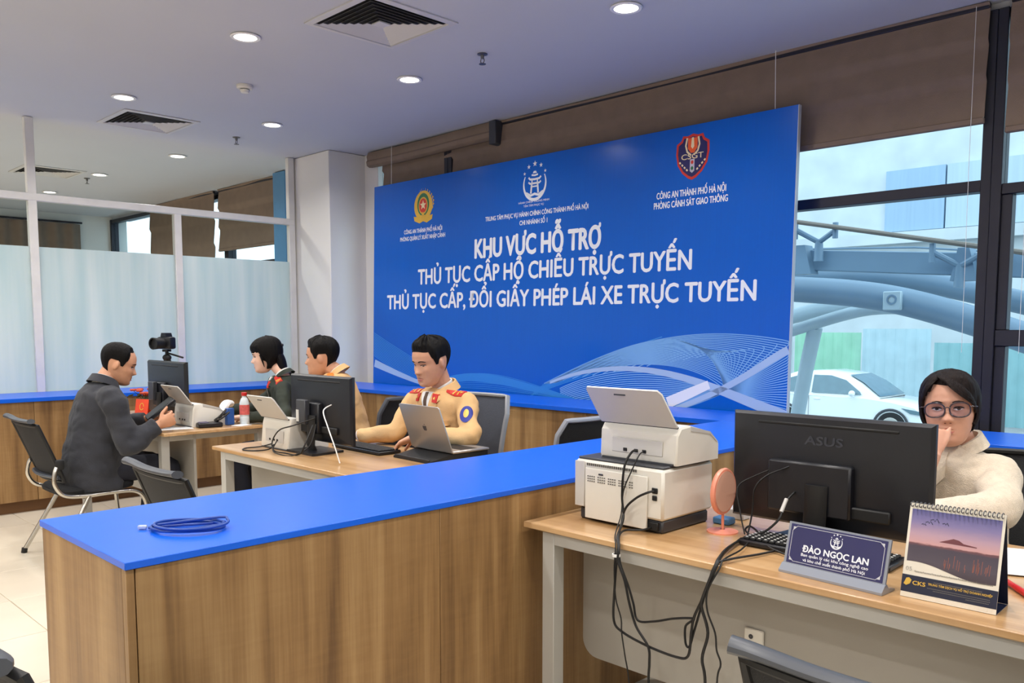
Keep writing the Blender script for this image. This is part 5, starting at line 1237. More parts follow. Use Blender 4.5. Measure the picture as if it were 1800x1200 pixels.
def face_features(body, bvh, M4, k, female, gaze=(0, 0), lipm=LIP, narrow=1.0, browm=BROW):
    R3 = M4.to_3x3(); X, Y, Z = R3 @ Vector((1, 0, 0)), R3 @ Vector((0, 1, 0)), R3 @ Vector((0, 0, 1))
    O = M4 @ Vector((0, 0.2, 0)); D = -Y
    for s in (-1, 1):
        conform('eye', bvh, O, X, Z, D, almond(s * 0.031 * k, -0.001 * k, 0.0135 * k, 0.0052 * k * narrow, droop=0.0012 * s), EYEW, body, 0.0012, 2)
        conform('iris', bvh, O, X, Z, D, almond(s * 0.031 * k + gaze[0] * k, (-0.0008 + gaze[1]) * k, 0.0056 * k, 0.0050 * k * narrow, 12), IRIS, body, 0.0018, 1)
        lid = [(s * (0.031 + 0.0150 * math.cos(R(a))) * k, (-0.001 + 0.0062 * narrow * math.sin(R(a))) * k) for a in range(170, 9, -20)]
        conform('eyelid_line', bvh, O, X, Z, D, band(lid, 0.0022 * k), BROW, body, 0.0022, 1)
        br = [(s * x * k, z * k) for x, z in ((0.014, 0.0185), (0.022, 0.0215), (0.032, 0.0225), (0.042, 0.0205), (0.050, 0.0160))]
        conform('eyebrow', bvh, O, X, Z, D, band(br, [0.0045 * k, 0.0058 * k, 0.0052 * k, 0.004 * k, 0.002 * k] if not female else [0.003 * k, 0.0042 * k, 0.004 * k, 0.003 * k, 0.0015 * k]), browm, body, 0.0014, 1)
        conform('nostril', bvh, O, X, Z, D, almond(s * 0.0075 * k, -0.0455 * k, 0.0034 * k, 0.0017 * k, 8), NOSTRIL, body, 0.0009, 1)
    mw = (0.0235 if not female else 0.0205) * k
    up = [(-mw, -0.0690 * k), (-mw * 0.5, -0.0635 * k), (-mw * 0.15, -0.0605 * k), (0, -0.0620 * k), (mw * 0.15, -0.0605 * k), (mw * 0.5, -0.0635 * k), (mw, -0.0690 * k), (mw * 0.4, -0.0685 * k), (-mw * 0.4, -0.0685 * k)]
    lo_ = [(-mw, -0.0692 * k), (-mw * 0.4, -0.0692 * k), (mw * 0.4, -0.0692 * k), (mw, -0.0692 * k), (mw * 0.55, -0.0765 * k), (0, -0.0795 * k), (-mw * 0.55, -0.0765 * k)]
    conform('upper_lip', bvh, O, X, Z, D, up, lipm, body, 0.0010, 1); conform('lower_lip', bvh, O, X, Z, D, lo_, lipm, body, 0.0011, 1)

def hair_cap(M4, k, hl, thick, m, parent, seed=0.0, rough=0.22):
    """hair as a shell over the skull from the hairline hl(deg) to the crown; thick(deg, v) gives its depth"""
    b = B(); n = 96; nv = 22; rows = []
    def zz(th, v): h = hl(th); return h + (0.1138 - h) * v
    def pt(j, v, off):
        th = 2 * math.pi * j / n; deg = (math.degrees(th) + 180) % 360 - 180
        z = zz(deg, v)
        return M4 @ (head_pt(th, z, off, False) * k)
    rows.append([pt(j, 0, -0.004) for j in range(n)])
    for i in range(nv + 1):
        v = i / nv; v = v ** 0.9; r = []
        for j in range(n):
            deg = (360 * j / n + 180) % 360 - 180
            q = noise.noise(Vector((math.cos(R(deg)) * 9 + seed, math.sin(R(deg)) * 9, v * 1.5))) + 0.6 * noise.noise(Vector((deg * 0.25 + seed, v * 3, 1)))
            r.append(pt(j, min(v, 0.999), thick(deg, v) * (1 + rough * q)))
        rows.append(r)
    V = b.grid(rows, wrap=True); b.bm.faces.new(V[-1])
    return b.obj('hair', m, parent, ang=70)
def sm(a, c, x): t = max(0, min(1, (x - a) / (c - a))); return t * t * (3 - 2 * t)
def hl_short(recede=0.0):
    def f(d):
        a = abs(d)
        if a < 50: return 0.066 + recede + 0.004 * math.cos(R(d * 3))
        if a < 66: return 0.066 + recede - (0.040 + recede) * sm(50, 66, a)
        if a < 74: return 0.026 - 0.034 * sm(66, 74, a)
        if a < 83: return -0.008
        if a < 88: return -0.008 + 0.028 * sm(83, 88, a)
        if a < 112: return 0.020
        return 0.020 - 0.084 * sm(112, 138, a)
    return f

def hand(b, wrist, d, palm, thumb, curl=(20, 25, 15), k=1.0, thumb_dir=None, spread=3.0):
    """palm plus five jointed fingers; d = towards the fingertips, palm = palm normal, thumb = thumb side"""
    W = Vector(wrist); d = Vector(d).normalized(); palm = Vector(palm); palm = (palm - d * palm.dot(d)).normalized()
    T = Vector(thumb); T = (T - d * T.dot(d) - palm * T.dot(palm)).normalized()
    b.tube([W - d * 0.015 * k, W + d * 0.02 * k, W + d * 0.055 * k, W + d * 0.088 * k, W + d * 0.097 * k], [(0.026 * k, 0.019 * k), (0.030 * k, 0.018 * k), (0.040 * k, 0.017 * k), (0.042 * k, 0.0145 * k), (0.036 * k, 0.010 * k)], 16, up=palm.cross(T).cross(d) if False else palm)
    for i, (o, L) in enumerate(((0.031, 0.070), (0.0105, 0.078), (-0.0105, 0.073), (-0.031, 0.058))):
        p = W + d * (0.088 - 0.004 * abs(i - 1)) * k + T * o * k
        ang = R((1.5 - i) * spread); c = d * math.cos(ang) + T * math.sin(ang); pts = [p - c * 0.012 * k]; bend = 0.0
        pts.append(p)
        for s, f in enumerate((0.44, 0.31, 0.25)):
            bend += R(curl[s] * (1 + 0.10 * i)); e = c * math.cos(bend) + palm * math.sin(bend)
            p = p + e * L * f * k; pts.append(p)
        b.tube(spline(pts, 3), [0.0092 * k - 0.0026 * k * q / 12 for q in range(13)], 10)
        b.ell(p, (0.0068 * k,) * 3, u=8, v=6)
    t0 = W + d * 0.028 * k + T * 0.026 * k
    td = Vector(thumb_dir).normalized() if thumb_dir is not None else (d * 0.62 + T * 0.70 + palm * 0.35).normalized()
    t1 = t0 + td * 0.034 * k; e = (td * 0.6 + d * 0.6 + palm * 0.15).normalized(); t2 = t1 + e * 0.030 * k; t3 = t2 + e * 0.020 * k
    b.tube(spline([t0 - td * 0.012 * k, t0, t1, t2, t3], 3), [0.0135 * k - 0.0058 * k * q / 12 for q in range(13)], 10)
    b.ell(t3, (0.0080 * k,) * 3, u=8, v=6)

def person(label, base, phi, head, hyaw, hpitch, hroll, neck, shoulders, pelvis, arms, skin, cloth, trouser, k=1.0, chest=(0.172, 0.118), hands=None, sleeve=(1.0, 1.0), female=False, folds=0.010, seed=0.0, hem=None, armr=0.052, shirt=None, legs=True, lipm=LIP, gaze=(0, 0), narrow=0.8, cname='jacket', browm=BROW):
    """world-space joints; returns body object, jacket bvh, head matrix, helpers (all in the person's own frame)"""
    F = Matrix.Translation((base[0], base[1], 0)) @ Matrix.Rotation(phi, 4, 'Z'); I = F.inverted()
    L = lambda p: I @ Vector(p)
    LD = lambda d: I.to_3x3() @ Vector(d)
    hM = I @ Matrix.Translation(head) @ Matrix.Rotation(hyaw, 4, 'Z') @ Matrix.Rotation(hpitch, 4, 'X') @ Matrix.Rotation(hroll, 4, 'Y')
    N = L(neck); P = L(pelvis); S = {'l': L(shoulders[0]), 'r': L(shoulders[1])}
    mid = (S['l'] + S['r']) / 2; wst = P.lerp(mid, 0.42); ches = P.lerp(mid, 0.78)
    b = B(); add_head(b, hM, k)
    hb = hM @ (Vector((0, -0.038, -0.060)) * k); ht = hM @ (Vector((0, -0.018, -0.01)) * k)
    b.tube(spline([ht, hb, N + Vector((0, 0.0, 0.01)), N - Vector((0, 0, 0.07))], 4), [(0.046 * k if not female else 0.041 * k)] * 6 + [(0.049 * k if not female else 0.043 * k)] * 3 + [0.055 * k, 0.064 * k, 0.072 * k, 0.075 * k], 18)
    c0, c1 = chest
    b.tube([P, wst, ches, mid + Vector((0, 0, 0.0)), N - Vector((0, 0, 0.03))], [(0.13, 0.09), (0.12, 0.085), (c0 - 0.04, c1 - 0.035), (c0 - 0.05, c1 - 0.05), (0.055, 0.05)], 16, up=(0, 1, 0))
    for s in 'lr':
        e, w = L(arms[s][0]), L(arms[s][1])
        sk = S[s] - Vector((0, 0, 0.03)); b.tube([sk, sk.lerp(e, 0.5), e, e.lerp(w, 0.35), w], [0.028, 0.028, 0.027, 0.031, 0.024], 12)
        b.tube([mid - Vector((0, 0, 0.03)), sk], [0.032, 0.026], 10)
        hd = (hands or {}).get(s)
        if hd: hand(b, w, LD(hd['d']), LD(hd['palm']), LD(hd['thumb']), hd.get('curl', (20, 25, 15)), (0.93 if female else 1.0) * hd.get('k', 1), LD(hd['td']) if 'td' in hd else None, hd.get('spread', 3.0))
    me = remesh(b, 0.0046, 3, 0.45)
    hd_ = B(); add_head(hd_, hM, k); hme = hd_.mesh('tmp', None, False); bv = bvh_of(hme); bpy.data.meshes.remove(hme)
    body = finish(me, 'person', skin); body.matrix_world = F
    tag(body, label, 'person')
    face_features(body, bv, hM, k, female, gaze, lipm, narrow, browm)
    # upper garment
    b = B()
    hz = P - Vector((0, 0, 0.02)) if hem is None else P - Vector((0, 0, hem))
    fw = Vector((0, 1, 0))
    b.tube(spline([hz, P + Vector((0, 0, 0.03)), wst, ches, mid + Vector((0, 0, -0.01)), mid.lerp(N, 0.96) + Vector((0, 0, 0.004))], 4), None or [(r0, r1) for r0, r1 in [(lerp(a[0], c[0], t / 4), lerp(a[1], c[1], t / 4)) for a, c in zip([(c0 + 0.012, c1 + 0.022), (c0 + 0.008, c1 + 0.020), (c0 - 0.004, c1 + 0.008), (c0, c1), (c0 - 0.010, c1 - 0.016)], [(c0 + 0.008, c1 + 0.020), (c0 - 0.004, c1 + 0.008), (c0, c1), (c0 - 0.010, c1 - 0.016), (0.074, 0.068)]) for t in range(4)]] + [(0.072, 0.066)], 28, up=(0, 1, 0))
    for s in 'lr':
        e, w = L(arms[s][0]), L(arms[s][1]); fs = sleeve[0 if s == 'l' else 1]
        we = e.lerp(w, fs * 0.97); sh = S[s] - Vector((0, 0, 0.022))
        b.tube([N - Vector((0, 0, 0.062)), N.lerp(sh, 0.5) - Vector((0, 0, 0.036)), sh - Vector((0, 0, 0.012))], [0.058, 0.060, 0.056], 16)
        b.tube(spline([mid.lerp(sh, 0.35) - Vector((0, 0, 0.025)), sh, sh.lerp(e, 0.5), e, e.lerp(we, 0.5), we], 4), [(armr * f, armr * f) for f in [1.0, 1.05, 1.08, 1.10, 1.10, 1.08, 1.06, 1.04, 1.03, 1.02, 1.02, 1.02, 1.02, 1.0, 0.97, 0.94, 0.90, 0.86, 0.82, 0.79, 0.77]], 18)
    jm = remesh(b, 0.0085, 9, 0.5)
    jk = finish(jm, cname, cloth, body, folds, 9.0, seed)
    jb = bvh_of(jm)
    if legs:
        b = B()
        rt_ = Vector((1, 0, 0))
        b.tube([P + Vector((0, -0.05, -0.01)), P + Vector((0, 0.10, -0.015))], [(0.165, 0.10), (0.160, 0.085)], 18)
        for s in (-1, 1):
            hp = P + rt_ * 0.085 * s + Vector((0, 0.02, -0.01)); kn = Vector((P.x + 0.105 * s, P.y + 0.42, 0.50)); an = Vector((P.x + 0.11 * s, P.y + 0.36, 0.09))
            b.tube(spline([hp, hp.lerp(kn, 0.5) + Vector((0, 0, 0.012)), kn, kn.lerp(an, 0.5), an], 4), [0.088, 0.086, 0.084, 0.082, 0.080, 0.077, 0.074, 0.072, 0.071, 0.068, 0.066, 0.064, 0.062, 0.060, 0.058, 0.057, 0.056], 16)
        finish(remesh(b, 0.011, 4), 'trousers', trouser, body, 0.006, 9, seed + 3)
        for s in (-1, 1):
            ax, ay = P.x + 0.11 * s, P.y + 0.36
            b = B(); b.tube(spline([(ax, ay - 0.07, 0.045), (ax, ay, 0.05), (ax, ay + 0.09, 0.04), (ax, ay + 0.17, 0.032)], 3), [(0.030, 0.042), (0.038, 0.046), (0.040, 0.048), (0.041, 0.046), (0.042, 0.042), (0.043, 0.038), (0.044, 0.035), (0.044, 0.032), (0.038, 0.028), (0.026, 0.022)], 14); b.obj('shoe', SHOE, body)
    return dict(o=body, bv=bv, jb=jb, hM=hM, N=N, P=P, S=S, mid=mid, ches=ches, wst=wst, L=L, LD=LD, k=k)

def ring_collar(p, name, m, r=0.066, h=0.035, gap=40, flare=0.012, th=0.006, zoff=0.004, back=0.01):
    """folded collar standing round the neck, open at the front"""
    b = B(); n = 28; rows = []
    nk = p['N'] + Vector((0, 0.0, zoff)); hb = p['hM'] @ (Vector((0, -0.030, -0.055)) * p['k'])
    ax = (hb - nk); ax = Vector((ax.x * 0.5, ax.y * 0.5, ax.z)).normalized()
    Xv = Vector((1, 0, 0)); Yv = ax.cross(Xv).normalized(); Xv = Yv.cross(ax)
    for rr_, hh in ((r + flare, -0.012), (r + 0.002, h), (r - th, h), (r - th, -0.01)):
        row = []
        for i in range(n + 1):
            a = R(90 + gap / 2 + (360 - gap) * i / n); f = abs(i / n - 0.5) * 2
            drop = -0.028 * f ** 3
            row.append(nk + Xv * (rr_ * math.cos(a)) + Yv * (rr_ * 1.02 * math.sin(a)) + ax * (hh + drop * (1 if hh > 0 else 0.6)))
        rows.append(row)
    b.grid(rows); return b.obj(name, m, p['o'], ang=60)
def lapel(p, m, s, mat2=None):
    """one lapel lying on the chest"""
    C = p['mid'] + Vector((0, 0.35, 0.0))
    o = [(s * 0.010, -0.185), (s * 0.016, -0.10), (s * 0.036, 0.026), (s * 0.070, 0.028), (s * 0.092, -0.012), (s * 0.070, -0.020), (s * 0.080, -0.036), (s * 0.05, -0.10)]
    return conform('lapel', p['jb'], C, (1, 0, 0), (0, 0, 1), (0, -1, 0), o, m, p['o'], 0.008, 6)
def chest_patch(p, name, o, m, lift=0.004, rings=4):
    return conform(name, p['jb'], p['mid'] + Vector((0, 0.35, 0)), (1, 0, 0), (0, 0, 1), (0, -1, 0), o, m, p['o'], lift, rings)
def epaulette(p, s, m, m2, k=1.0):
    Sx = p['S'][s]; inn = p['mid'].lerp(Sx, 0.52); out = p['mid'].lerp(Sx, 1.06)
    DD = Vector((0, -0.55, -1)).normalized(); O = (inn + out) / 2 + Vector((0, 0.012, 0)) - DD * 0.25; U = (out - inn).normalized(); U.z = 0; U.normalize(); V = DD.cross(U); DD = tuple(DD)
    conform('epaulette', p['jb'], O, U, V, DD, [(-0.055, -0.020), (0.050, -0.025), (0.050, 0.025), (-0.055, 0.020), (-0.065, 0)], m, p['o'], 0.005, 3)
    for q in (-0.02, 0.012): conform('gold_bar', p['jb'], O, U, V, DD, [(q, -0.018), (q + 0.008, -0.018), (q + 0.008, 0.018), (q, 0.018)], m2, p['o'], 0.0075, 1)
    conform('gold_star', p['jb'], O, U, V, DD, star(0.036, 0, 0.010), m2, p['o'], 0.0075, 1)
REDC = mat('red_insignia_cloth', (196, 40, 32), 0.6); GOLDC = mat('gold_insignia', (232, 188, 92), 0.4, 0.2); ORNG = mat('orange_insignia', (236, 120, 40), 0.5); BLUEC = mat('blue_badge_cloth', (40, 52, 140), 0.6)

# --- officer at the laptop
p = person('officer in tan uniform with red shoulder boards sitting at the silver laptop', (-3.500, 3.000), R(180), (-3.478, 2.865, 1.205), R(181), R(-14), 0, (-3.485, 2.945, 1.062), ((-3.295, 2.955, 1.015), (-3.680, 2.935, 1.015)), (-3.500, 3.030, 0.53),
           {'l': ((-3.155, 2.850, 0.835), (-3.370, 2.680, 0.835)), 'r': ((-3.680, 2.780, 0.82), (-3.855, 2.660, 0.792))}, SKIN_B, TAN, NAVYT, 1.04, (0.182, 0.125),
           hands={'l': dict(d=(-0.62, -0.62, -0.42), palm=(0.1, -0.2, -1), thumb=(-0.6, 0.5, 0.1), curl=(12, 18, 12)), 'r': dict(d=(-0.85, -0.35, -0.10), palm=(0, 0, -1), thumb=(0.3, -0.9, 0), curl=(10, 18, 12))}, seed=1.0, narrow=0.62, gaze=(0, -0.002))
ring_collar(p, 'shirt_collar', WHITEC, 0.060, 0.034, 60, 0.006)
ring_collar(p, 'jacket_collar', TAN, 0.080, 0.030, 78, 0.022)
chest_patch(p, 'shirt_front', [(-0.038, 0.028), (-0.02, 0.030), (0.02, 0.030), (0.038, 0.028), (0.026, -0.03), (0.004, -0.12), (-0.004, -0.12), (-0.026, -0.03)], WHITEC, 0.008)
chest_patch(p, 'tie', [(-0.009, 0.028), (0.009, 0.028), (0.011, -0.06), (0.0, -0.10), (-0.011, -0.06)], mat('brown_tie', (86, 62, 44), 0.6), 0.012)
for s in (-1, 1):
    lapel(p, TAN, s); chest_patch(p, 'collar_tab', [(s * 0.046, 0.022), (s * 0.078, 0.018), (s * 0.082, -0.026), (s * 0.054, -0.022)], REDC, 0.014)
    chest_patch(p, 'tab_star', star(s * 0.065, -0.002, 0.008), GOLDC, 0.017, 1)
    chest_patch(p, 'pocket_flap', [(s * 0.055, -0.115), (s * 0.135, -0.115), (s * 0.135, -0.150), (s * 0.095, -0.162), (s * 0.055, -0.150)], TAN, 0.011)
for i in range(3): chest_patch(p, 'button', ring2(0.0, -0.13 - 0.07 * i, 0.008, 0.008, 0, 340, 10), GOLDC, 0.006, 1)
for s in 'lr': epaulette(p, s, REDC, GOLDC)
Sx, ex = p['S']['l'], p['L']((-3.155, 2.850, 0.835)); ctr = Sx.lerp(ex, 0.42); od = p['LD']((0.62, -0.78, 0.1)).normalized()
conform('sleeve_badge', p['jb'], ctr + od * 0.3, Vector((0, 0, 1)).cross(od), (0, 0, 1), -od, ring2(0, 0, 0.034, 0.042, 0, 345, 22), BLUEC, p['o'], 0.004, 3)
conform('badge_crest', p['jb'], ctr + od * 0.3, Vector((0, 0, 1)).cross(od), (0, 0, 1), -od, ring2(0, 0.004, 0.014, 0.022, 0, 340, 14), GOLDC, p['o'], 0.006, 2)
w = p['L']((-3.855, 2.660, 0.792)); e_ = p['L']((-3.680, 2.780, 0.82)); dv = (w - e_).normalized()
B().tube([w - dv * 0.030, w - dv * 0.002], [0.034, 0.033], 16).obj('shirt_cuff', WHITEC, p['o'])
hair_cap(p['hM'], p['k'], hl_short(), lambda d, v: 0.0025 + 0.015 * sm(0.05, 0.6, v) + 0.007 * sm(60, 20, abs(d)) * sm(0.02, 0.35, v), HAIR, p['o'], 1.0, 0.4)

# --- officer turned away behind the middle monitor
p = person('officer in tan uniform seen in profile behind the middle monitor', (-4.610, 3.140), R(140), (-4.758, 3.012, 1.192), R(131), R(-3), 0, (-4.685, 3.075, 1.085), ((-4.540, 2.965, 1.045), (-4.815, 3.185, 1.045)), (-4.600, 3.160, 0.53),
           {'l': ((-4.550, 2.880, 0.76), (-4.670, 2.740, 0.66)), 'r': ((-4.910, 3.120, 0.76), (-4.870, 2.930, 0.65))}, SKIN_B, TAN, NAVYT, 1.03, (0.178, 0.122),
           hands={'l': dict(d=(-0.7, -0.6, -0.3), palm=(0, 0, -1), thumb=(-0.6, 0.7, 0)), 'r': dict(d=(0.1, -0.9, -0.3), palm=(0, 0, -1), thumb=(0.9, 0, 0))}, seed=4.0, narrow=0.7)
ring_collar(p, 'shirt_collar', WHITEC, 0.060, 0.030, 60, 0.006); ring_collar(p, 'jacket_collar', TAN, 0.073, 0.026, 80, 0.020)
for s in 'lr': epaulette(p, s, ORNG, GOLDC)
for s in (-1, 1): lapel(p, TAN, s)
hair_cap(p['hM'], p['k'], hl_short(), lambda d, v: 0.0025 + 0.014 * sm(0.05, 0.6, v) + 0.006 * sm(60, 20, abs(d)) * sm(0.02, 0.35, v), HAIR, p['o'], 5.0, 0.35)

# --- woman officer in dark green
p = person('woman officer in dark green uniform with long black hair', (-5.21, 3.10), R(148), (-5.392, 2.966, 1.188), R(148), R(-8), 0, (-5.295, 3.035, 1.050), ((-5.155, 2.955, 0.995), (-5.430, 3.120, 0.995)), (-5.20, 3.12, 0.53),
           {'l': ((-4.985, 2.86, 0.80), (-5.20, 2.68, 0.795)), 'r': ((-5.60, 2.98, 0.81), (-5.68, 2.74, 0.795))}, SKIN_A, GREENU, NAVYT, 0.97, (0.170, 0.118),
           hands={'l': dict(d=(-0.75, -0.5, -0.15), palm=(0, 0, -1), thumb=(-0.5, 0.7, 0)), 'r': dict(d=(-0.2, -0.95, -0.1), palm=(0, 0, -1), thumb=(0.9, -0.1, 0))}, female=True, seed=7.0, lipm=LIPR, armr=0.047, narrow=0.75)
ring_collar(p, 'shirt_collar', WHITEC, 0.054, 0.030, 55, 0.008); ring_collar(p, 'jacket_collar', GREENU, 0.067, 0.020, 84, 0.020)
chest_patch(p, 'shirt_front', [(-0.045, 0.050), (-0.02, 0.045), (0.02, 0.045), (0.045, 0.050), (0.025, -0.03), (0.004, -0.10), (-0.004, -0.10), (-0.025, -0.03)], WHITEC, 0.008)
chest_patch(p, 'tie', [(-0.009, 0.045), (0.009, 0.045), (0.012, -0.05), (0.0, -0.08), (-0.012, -0.05)], mat('black_tie', (22, 24, 24), 0.6), 0.012)
for s in (-1, 1):
    lapel(p, GREENU, s); chest_patch(p, 'collar_tab', [(s * 0.046, 0.020), (s * 0.076, 0.016), (s * 0.080, -0.026), (s * 0.054, -0.022)], REDC, 0.014)
for i in range(3): chest_patch(p, 'button', ring2(0.0, -0.12 - 0.07 * i, 0.008, 0.008, 0, 340, 10), GOLDC, 0.006, 1)
for s in 'lr': epaulette(p, s, REDC, GOLDC)
def hl_long(d):
    a = abs(d)
    if a < 60: return 0.032 + 0.004 * math.sin(d * 0.25)
    if a < 86: return 0.032 - 0.065 * sm(60, 86, a)
    return -0.033 - 0.060 * sm(86, 112, a)
hair_cap(p['hM'], p['k'], hl_long, lambda d, v: 0.006 + 0.016 * sm(0.0, 0.4, v) + 0.006 * sm(80, 130, abs(d)), HAIR, p['o'], 9.0, 0.15)
hm = p['hM']
b = B(); b.tube(spline([hm @ Vector((0, -0.070, 0.02)), hm @ Vector((0, -0.092, -0.05)), hm @ Vector((0, -0.094, -0.13)), hm @ Vector((0.0, -0.092, -0.21)), hm @ Vector((0.0, -0.088, -0.26))], 5), [(lerp(0.070, 0.078, t / 8), 0.036) for t in range(9)] + [(0.074 - 0.004 * t, 0.032 - 0.0016 * t) for t in range(12)], 18, up=(0, 1, 0)).obj('long_hair', HAIR, p['o'])
for s in (-1, 1): B().tube(spline([hm @ Vector((s * 0.070, 0.030, 0.012)), hm @ Vector((s * 0.078, 0.024, -0.03)), hm @ Vector((s * 0.074, 0.018, -0.075))], 5), [0.010 - 0.0008 * t for t in range(11)], 8).obj('side_lock', HAIR, p['o'])
b = B(); b.box(hm @ Vector((0, -0.118, 0.055)), (0.07, 0.022, 0.022), 0.008, seg=2); b.obj('hair_bow', mat('black_ribbon', (18, 18, 20), 0.5), p['o'])

# --- man in the dark jacket
p = person('man in charcoal jacket seen from behind looking at a tablet', (-5.40, 1.80), R(0), (-5.372, 1.968, 1.162), R(-21), R(-18), 0, (-5.375, 1.880, 1.045), ((-5.575, 1.880, 0.985), (-5.180, 1.850, 0.985)), (-5.40, 1.80, 0.53),
           {'l': ((-5.60, 2.03, 0.74), (-5.485, 2.17, 0.800)), 'r': ((-5.115, 1.915, 0.695), (-5.105, 2.085, 0.795))}, SKIN_B, JACKET, NAVYT, 1.03, (0.198, 0.150), hem=0.12,
           hands={'r': dict(d=(0.18, 0.75, 0.35), palm=(-0.9, 0.25, 0.1), thumb=(-0.35, 0.0, 1), curl=(48, 55, 35), k=1.02), 'l': dict(d=(0.45, 0.55, 0.15), palm=(0.3, -0.1, 1), thumb=(0.3, -0.9, 0.2), curl=(18, 24, 18))}, seed=12.0, folds=0.014, armr=0.070)
ring_collar(p, 'shirt_collar', WHITEC, 0.062, 0.042, 60, 0.004); ring_collar(p, 'jacket_collar', JACKET, 0.076, 0.038, 66, 0.022)
hair_cap(p['hM'], p['k'], hl_short(0.020), lambda d, v: 0.0025 + 0.009 * sm(0.1, 0.6, v), HAIR, p['o'], 13.0)
t = thing('tablet', 'black tablet in a folding case held by the man', 'tablet', (-5.335, 2.195, 0.872), R(-18))
B().box((0, 0, 0), (0.255, 0.020, 0.20), 0.005, rot=(R(-52), 0, R(0))).obj('case', BLACKP, t)
B().box((0, -0.0085, 0.0065), (0.238, 0.002, 0.18), rot=(R(-52), 0, 0)).obj('screen', BLACKSOFT, t)

# --- woman in the cream cardigan
p = person('woman in cream cardigan and glasses resting her chin on her hand', (-0.93, 3.08), R(180), (-0.962, 3.022, 1.117), R(194), R(3), R(4), (-0.935, 3.075, 0.985), ((-0.815, 3.06, 0.925), (-1.085, 3.06, 0.925)), (-0.95, 3.12, 0.50),
           {'l': ((-0.765, 2.88, 0.825), (-0.93, 2.670, 0.802)), 'r': ((-0.975, 2.705, 0.800), (-0.934, 2.806, 0.990))}, SKIN_C, CREAMK, NAVYT, 1.04, (0.165, 0.120), sleeve=(1.0, 0.42),
           hands={'r': dict(d=(-0.12, 0.42, 0.85), palm=(-0.45, 0.75, -0.35), thumb=(0.75, 0.45, 0.1), curl=(52, 62, 40), k=0.92, td=(0.25, 0.55, 0.75)), 'l': dict(d=(-0.9, -0.3, 0), palm=(0, 0, -1), thumb=(-0.3, 0.9, 0))}, female=True, seed=17.0, folds=0.008, armr=0.062, cname='cardigan', narrow=0.95)
ring_collar(p, 'cardigan_collar', CREAMK, 0.066, 0.034, 12, 0.016, 0.010)
vd = p['LD']((-0.3225, 1.0907, -0.1935)).normalized(); ru = p['LD']((0.707, 0.707, 0)); kp = p['L']((-0.7095, 2.3996, 0.9594))
for o_ in (ring2(-0.008, 0.006, 0.012, 0.008, 0, 340, 12), ring2(0.010, 0.004, 0.012, 0.007, 0, 340, 12), [(-0.004, 0.0), (0.004, 0.0), (0.012, -0.03), (0.004, -0.032)], [(-0.002, 0.0), (0.003, 0.0), (-0.006, -0.034), (-0.013, -0.030)]): conform('ribbon_knot', p['jb'], kp, ru, (0, 0, 1), vd, o_, WHITEC, p['o'], 0.006, 1)
for i in range(5): chest_patch(p, 'button', ring2(0.015, -0.02 - 0.055 * i, 0.009, 0.009, 0, 340, 12), WHITEP, 0.006, 1)
chest_patch(p, 'button_band', [(-0.004, 0.05), (0.034, 0.05), (0.034, -0.26), (-0.004, -0.26)], CREAMK, 0.004, 2)
def hl_bob(d):
    a = abs(d)
    if a < 76: return lerp(0.068 + 0.010 * math.sin(R(d * 1.5 + 20)), 0.008, sm(40, 76, a))
    if a < 100: return 0.008 - 0.058 * sm(76, 94, a)
    return -0.050 - 0.030 * sm(100, 130, a)
hair_cap(p['hM'], p['k'], hl_bob, lambda d, v: 0.003 + 0.009 * sm(0.0, 0.5, v) + 0.008 * sm(66, 96, abs(d)) * (1 - v), HAIRB, p['o'], 19.0, 0.16)
def lock(p, pts, m, w=0.011, k=7):
    """one tapered strand group lying over the hair; pts are (degrees, height, offset) on the skull"""
    P3 = spline([p['hM'] @ (head_pt(R(d), z, o, False) * p['k']) for d, z, o in pts], k); n = len(P3)
    ax = p['hM'].to_3x3() @ Vector((0, 0, 1))
    return B().tube(P3, [(w * (0.35 + 0.65 * math.sin(math.pi * min(1, 0.12 + 0.86 * i / (n - 1)))), 0.0042) for i in range(n)], 8, up=ax).obj('hair_lock', m, p['o'], ang=70)
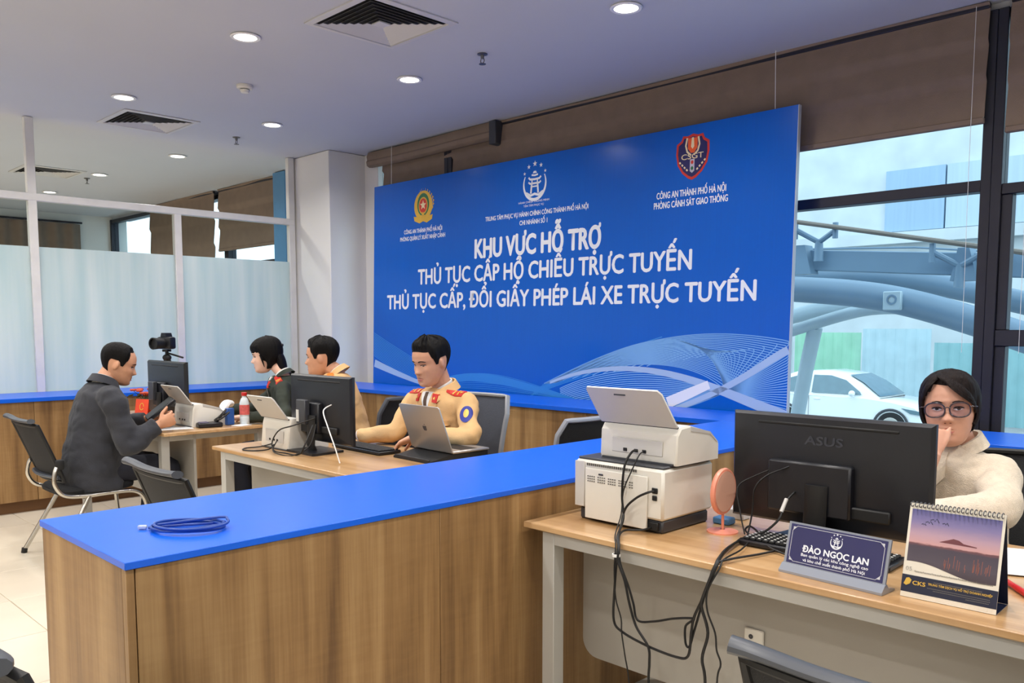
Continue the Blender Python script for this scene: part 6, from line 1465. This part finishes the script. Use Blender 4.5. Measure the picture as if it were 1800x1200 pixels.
for i, (d0, d1, z1) in enumerate(((24, 40, 0.052), (20, 52, 0.040), (14, 62, 0.026), (8, 70, 0.010), (28, -16, 0.062), (30, -34, 0.050), (34, -48, 0.036), (38, -58, 0.022), (40, -68, 0.004), (44, -78, -0.014))):
    lock(p, [(d0, 0.104, 0.010), (lerp(d0, d1, 0.45), lerp(0.104, z1, 0.40), 0.015), (lerp(d0, d1, 0.8), lerp(0.104, z1, 0.75), 0.010), (d1, z1, 0.004)], HAIRB, 0.014)
for s in (-1, 1):
    for d, z in ((84, -0.052), (94, -0.062), (104, -0.070)): lock(p, [(s * (d - 2), 0.07, 0.002), (s * (d - 2), 0.04, 0.008), (s * d, -0.005, 0.011), (s * (d + 2), z * 0.7, 0.010), (s * (d - 4), z, 0.003)], HAIRB, 0.013)
GF = mat('glasses_frame', (52, 38, 46), 0.25); hm = p['hM']
gl = empty('glasses'); gl.parent = p['o']; gl.matrix_local = hm @ Matrix.Scale(p['k'], 4)
for s in (-1, 1):
    rp = [(s * 0.0350 + 0.0285 * math.copysign(abs(math.cos(R(a))) ** 0.8, math.cos(R(a))), 0.0985 - 0.010 * abs(math.cos(R(a)) * (1 if math.cos(R(a)) * s > 0 else 0)), -0.004 + 0.0225 * math.copysign(abs(math.sin(R(a))) ** 0.85, math.sin(R(a)))) for a in range(0, 360, 12)]
    B().tube(rp, 0.0024, 7, closed=True, up=(0, 1, 0)).obj('rim', GF, gl)
    b = B(); b.bm.faces.new([b.bm.verts.new(q) for q in rp]); b.obj('lens', glass_once('lens_glass'), gl) if False else b.bm.free()
    B().tube(spline([(s * 0.0625, 0.089, 0.006), (s * 0.078, 0.072, 0.005), (s * 0.0805, 0.02, 0.002), (s * 0.0795, -0.02, -0.006)], 5), 0.0019, 6).obj('temple', GF, gl)
    LM = MATS.get('lens_glass') or glass('lens_glass', (226, 226, 240), 0.10, 0.01)
    b = B(); b.bm.faces.new([b.bm.verts.new(q) for q in rp]); b.obj('lens', LM, gl)
B().tube(spline([(-0.0105, 0.0995, 0.001), (0, 0.102, 0.004), (0.0105, 0.0995, 0.001)], 5), 0.0018, 6).obj('bridge', GF, gl)
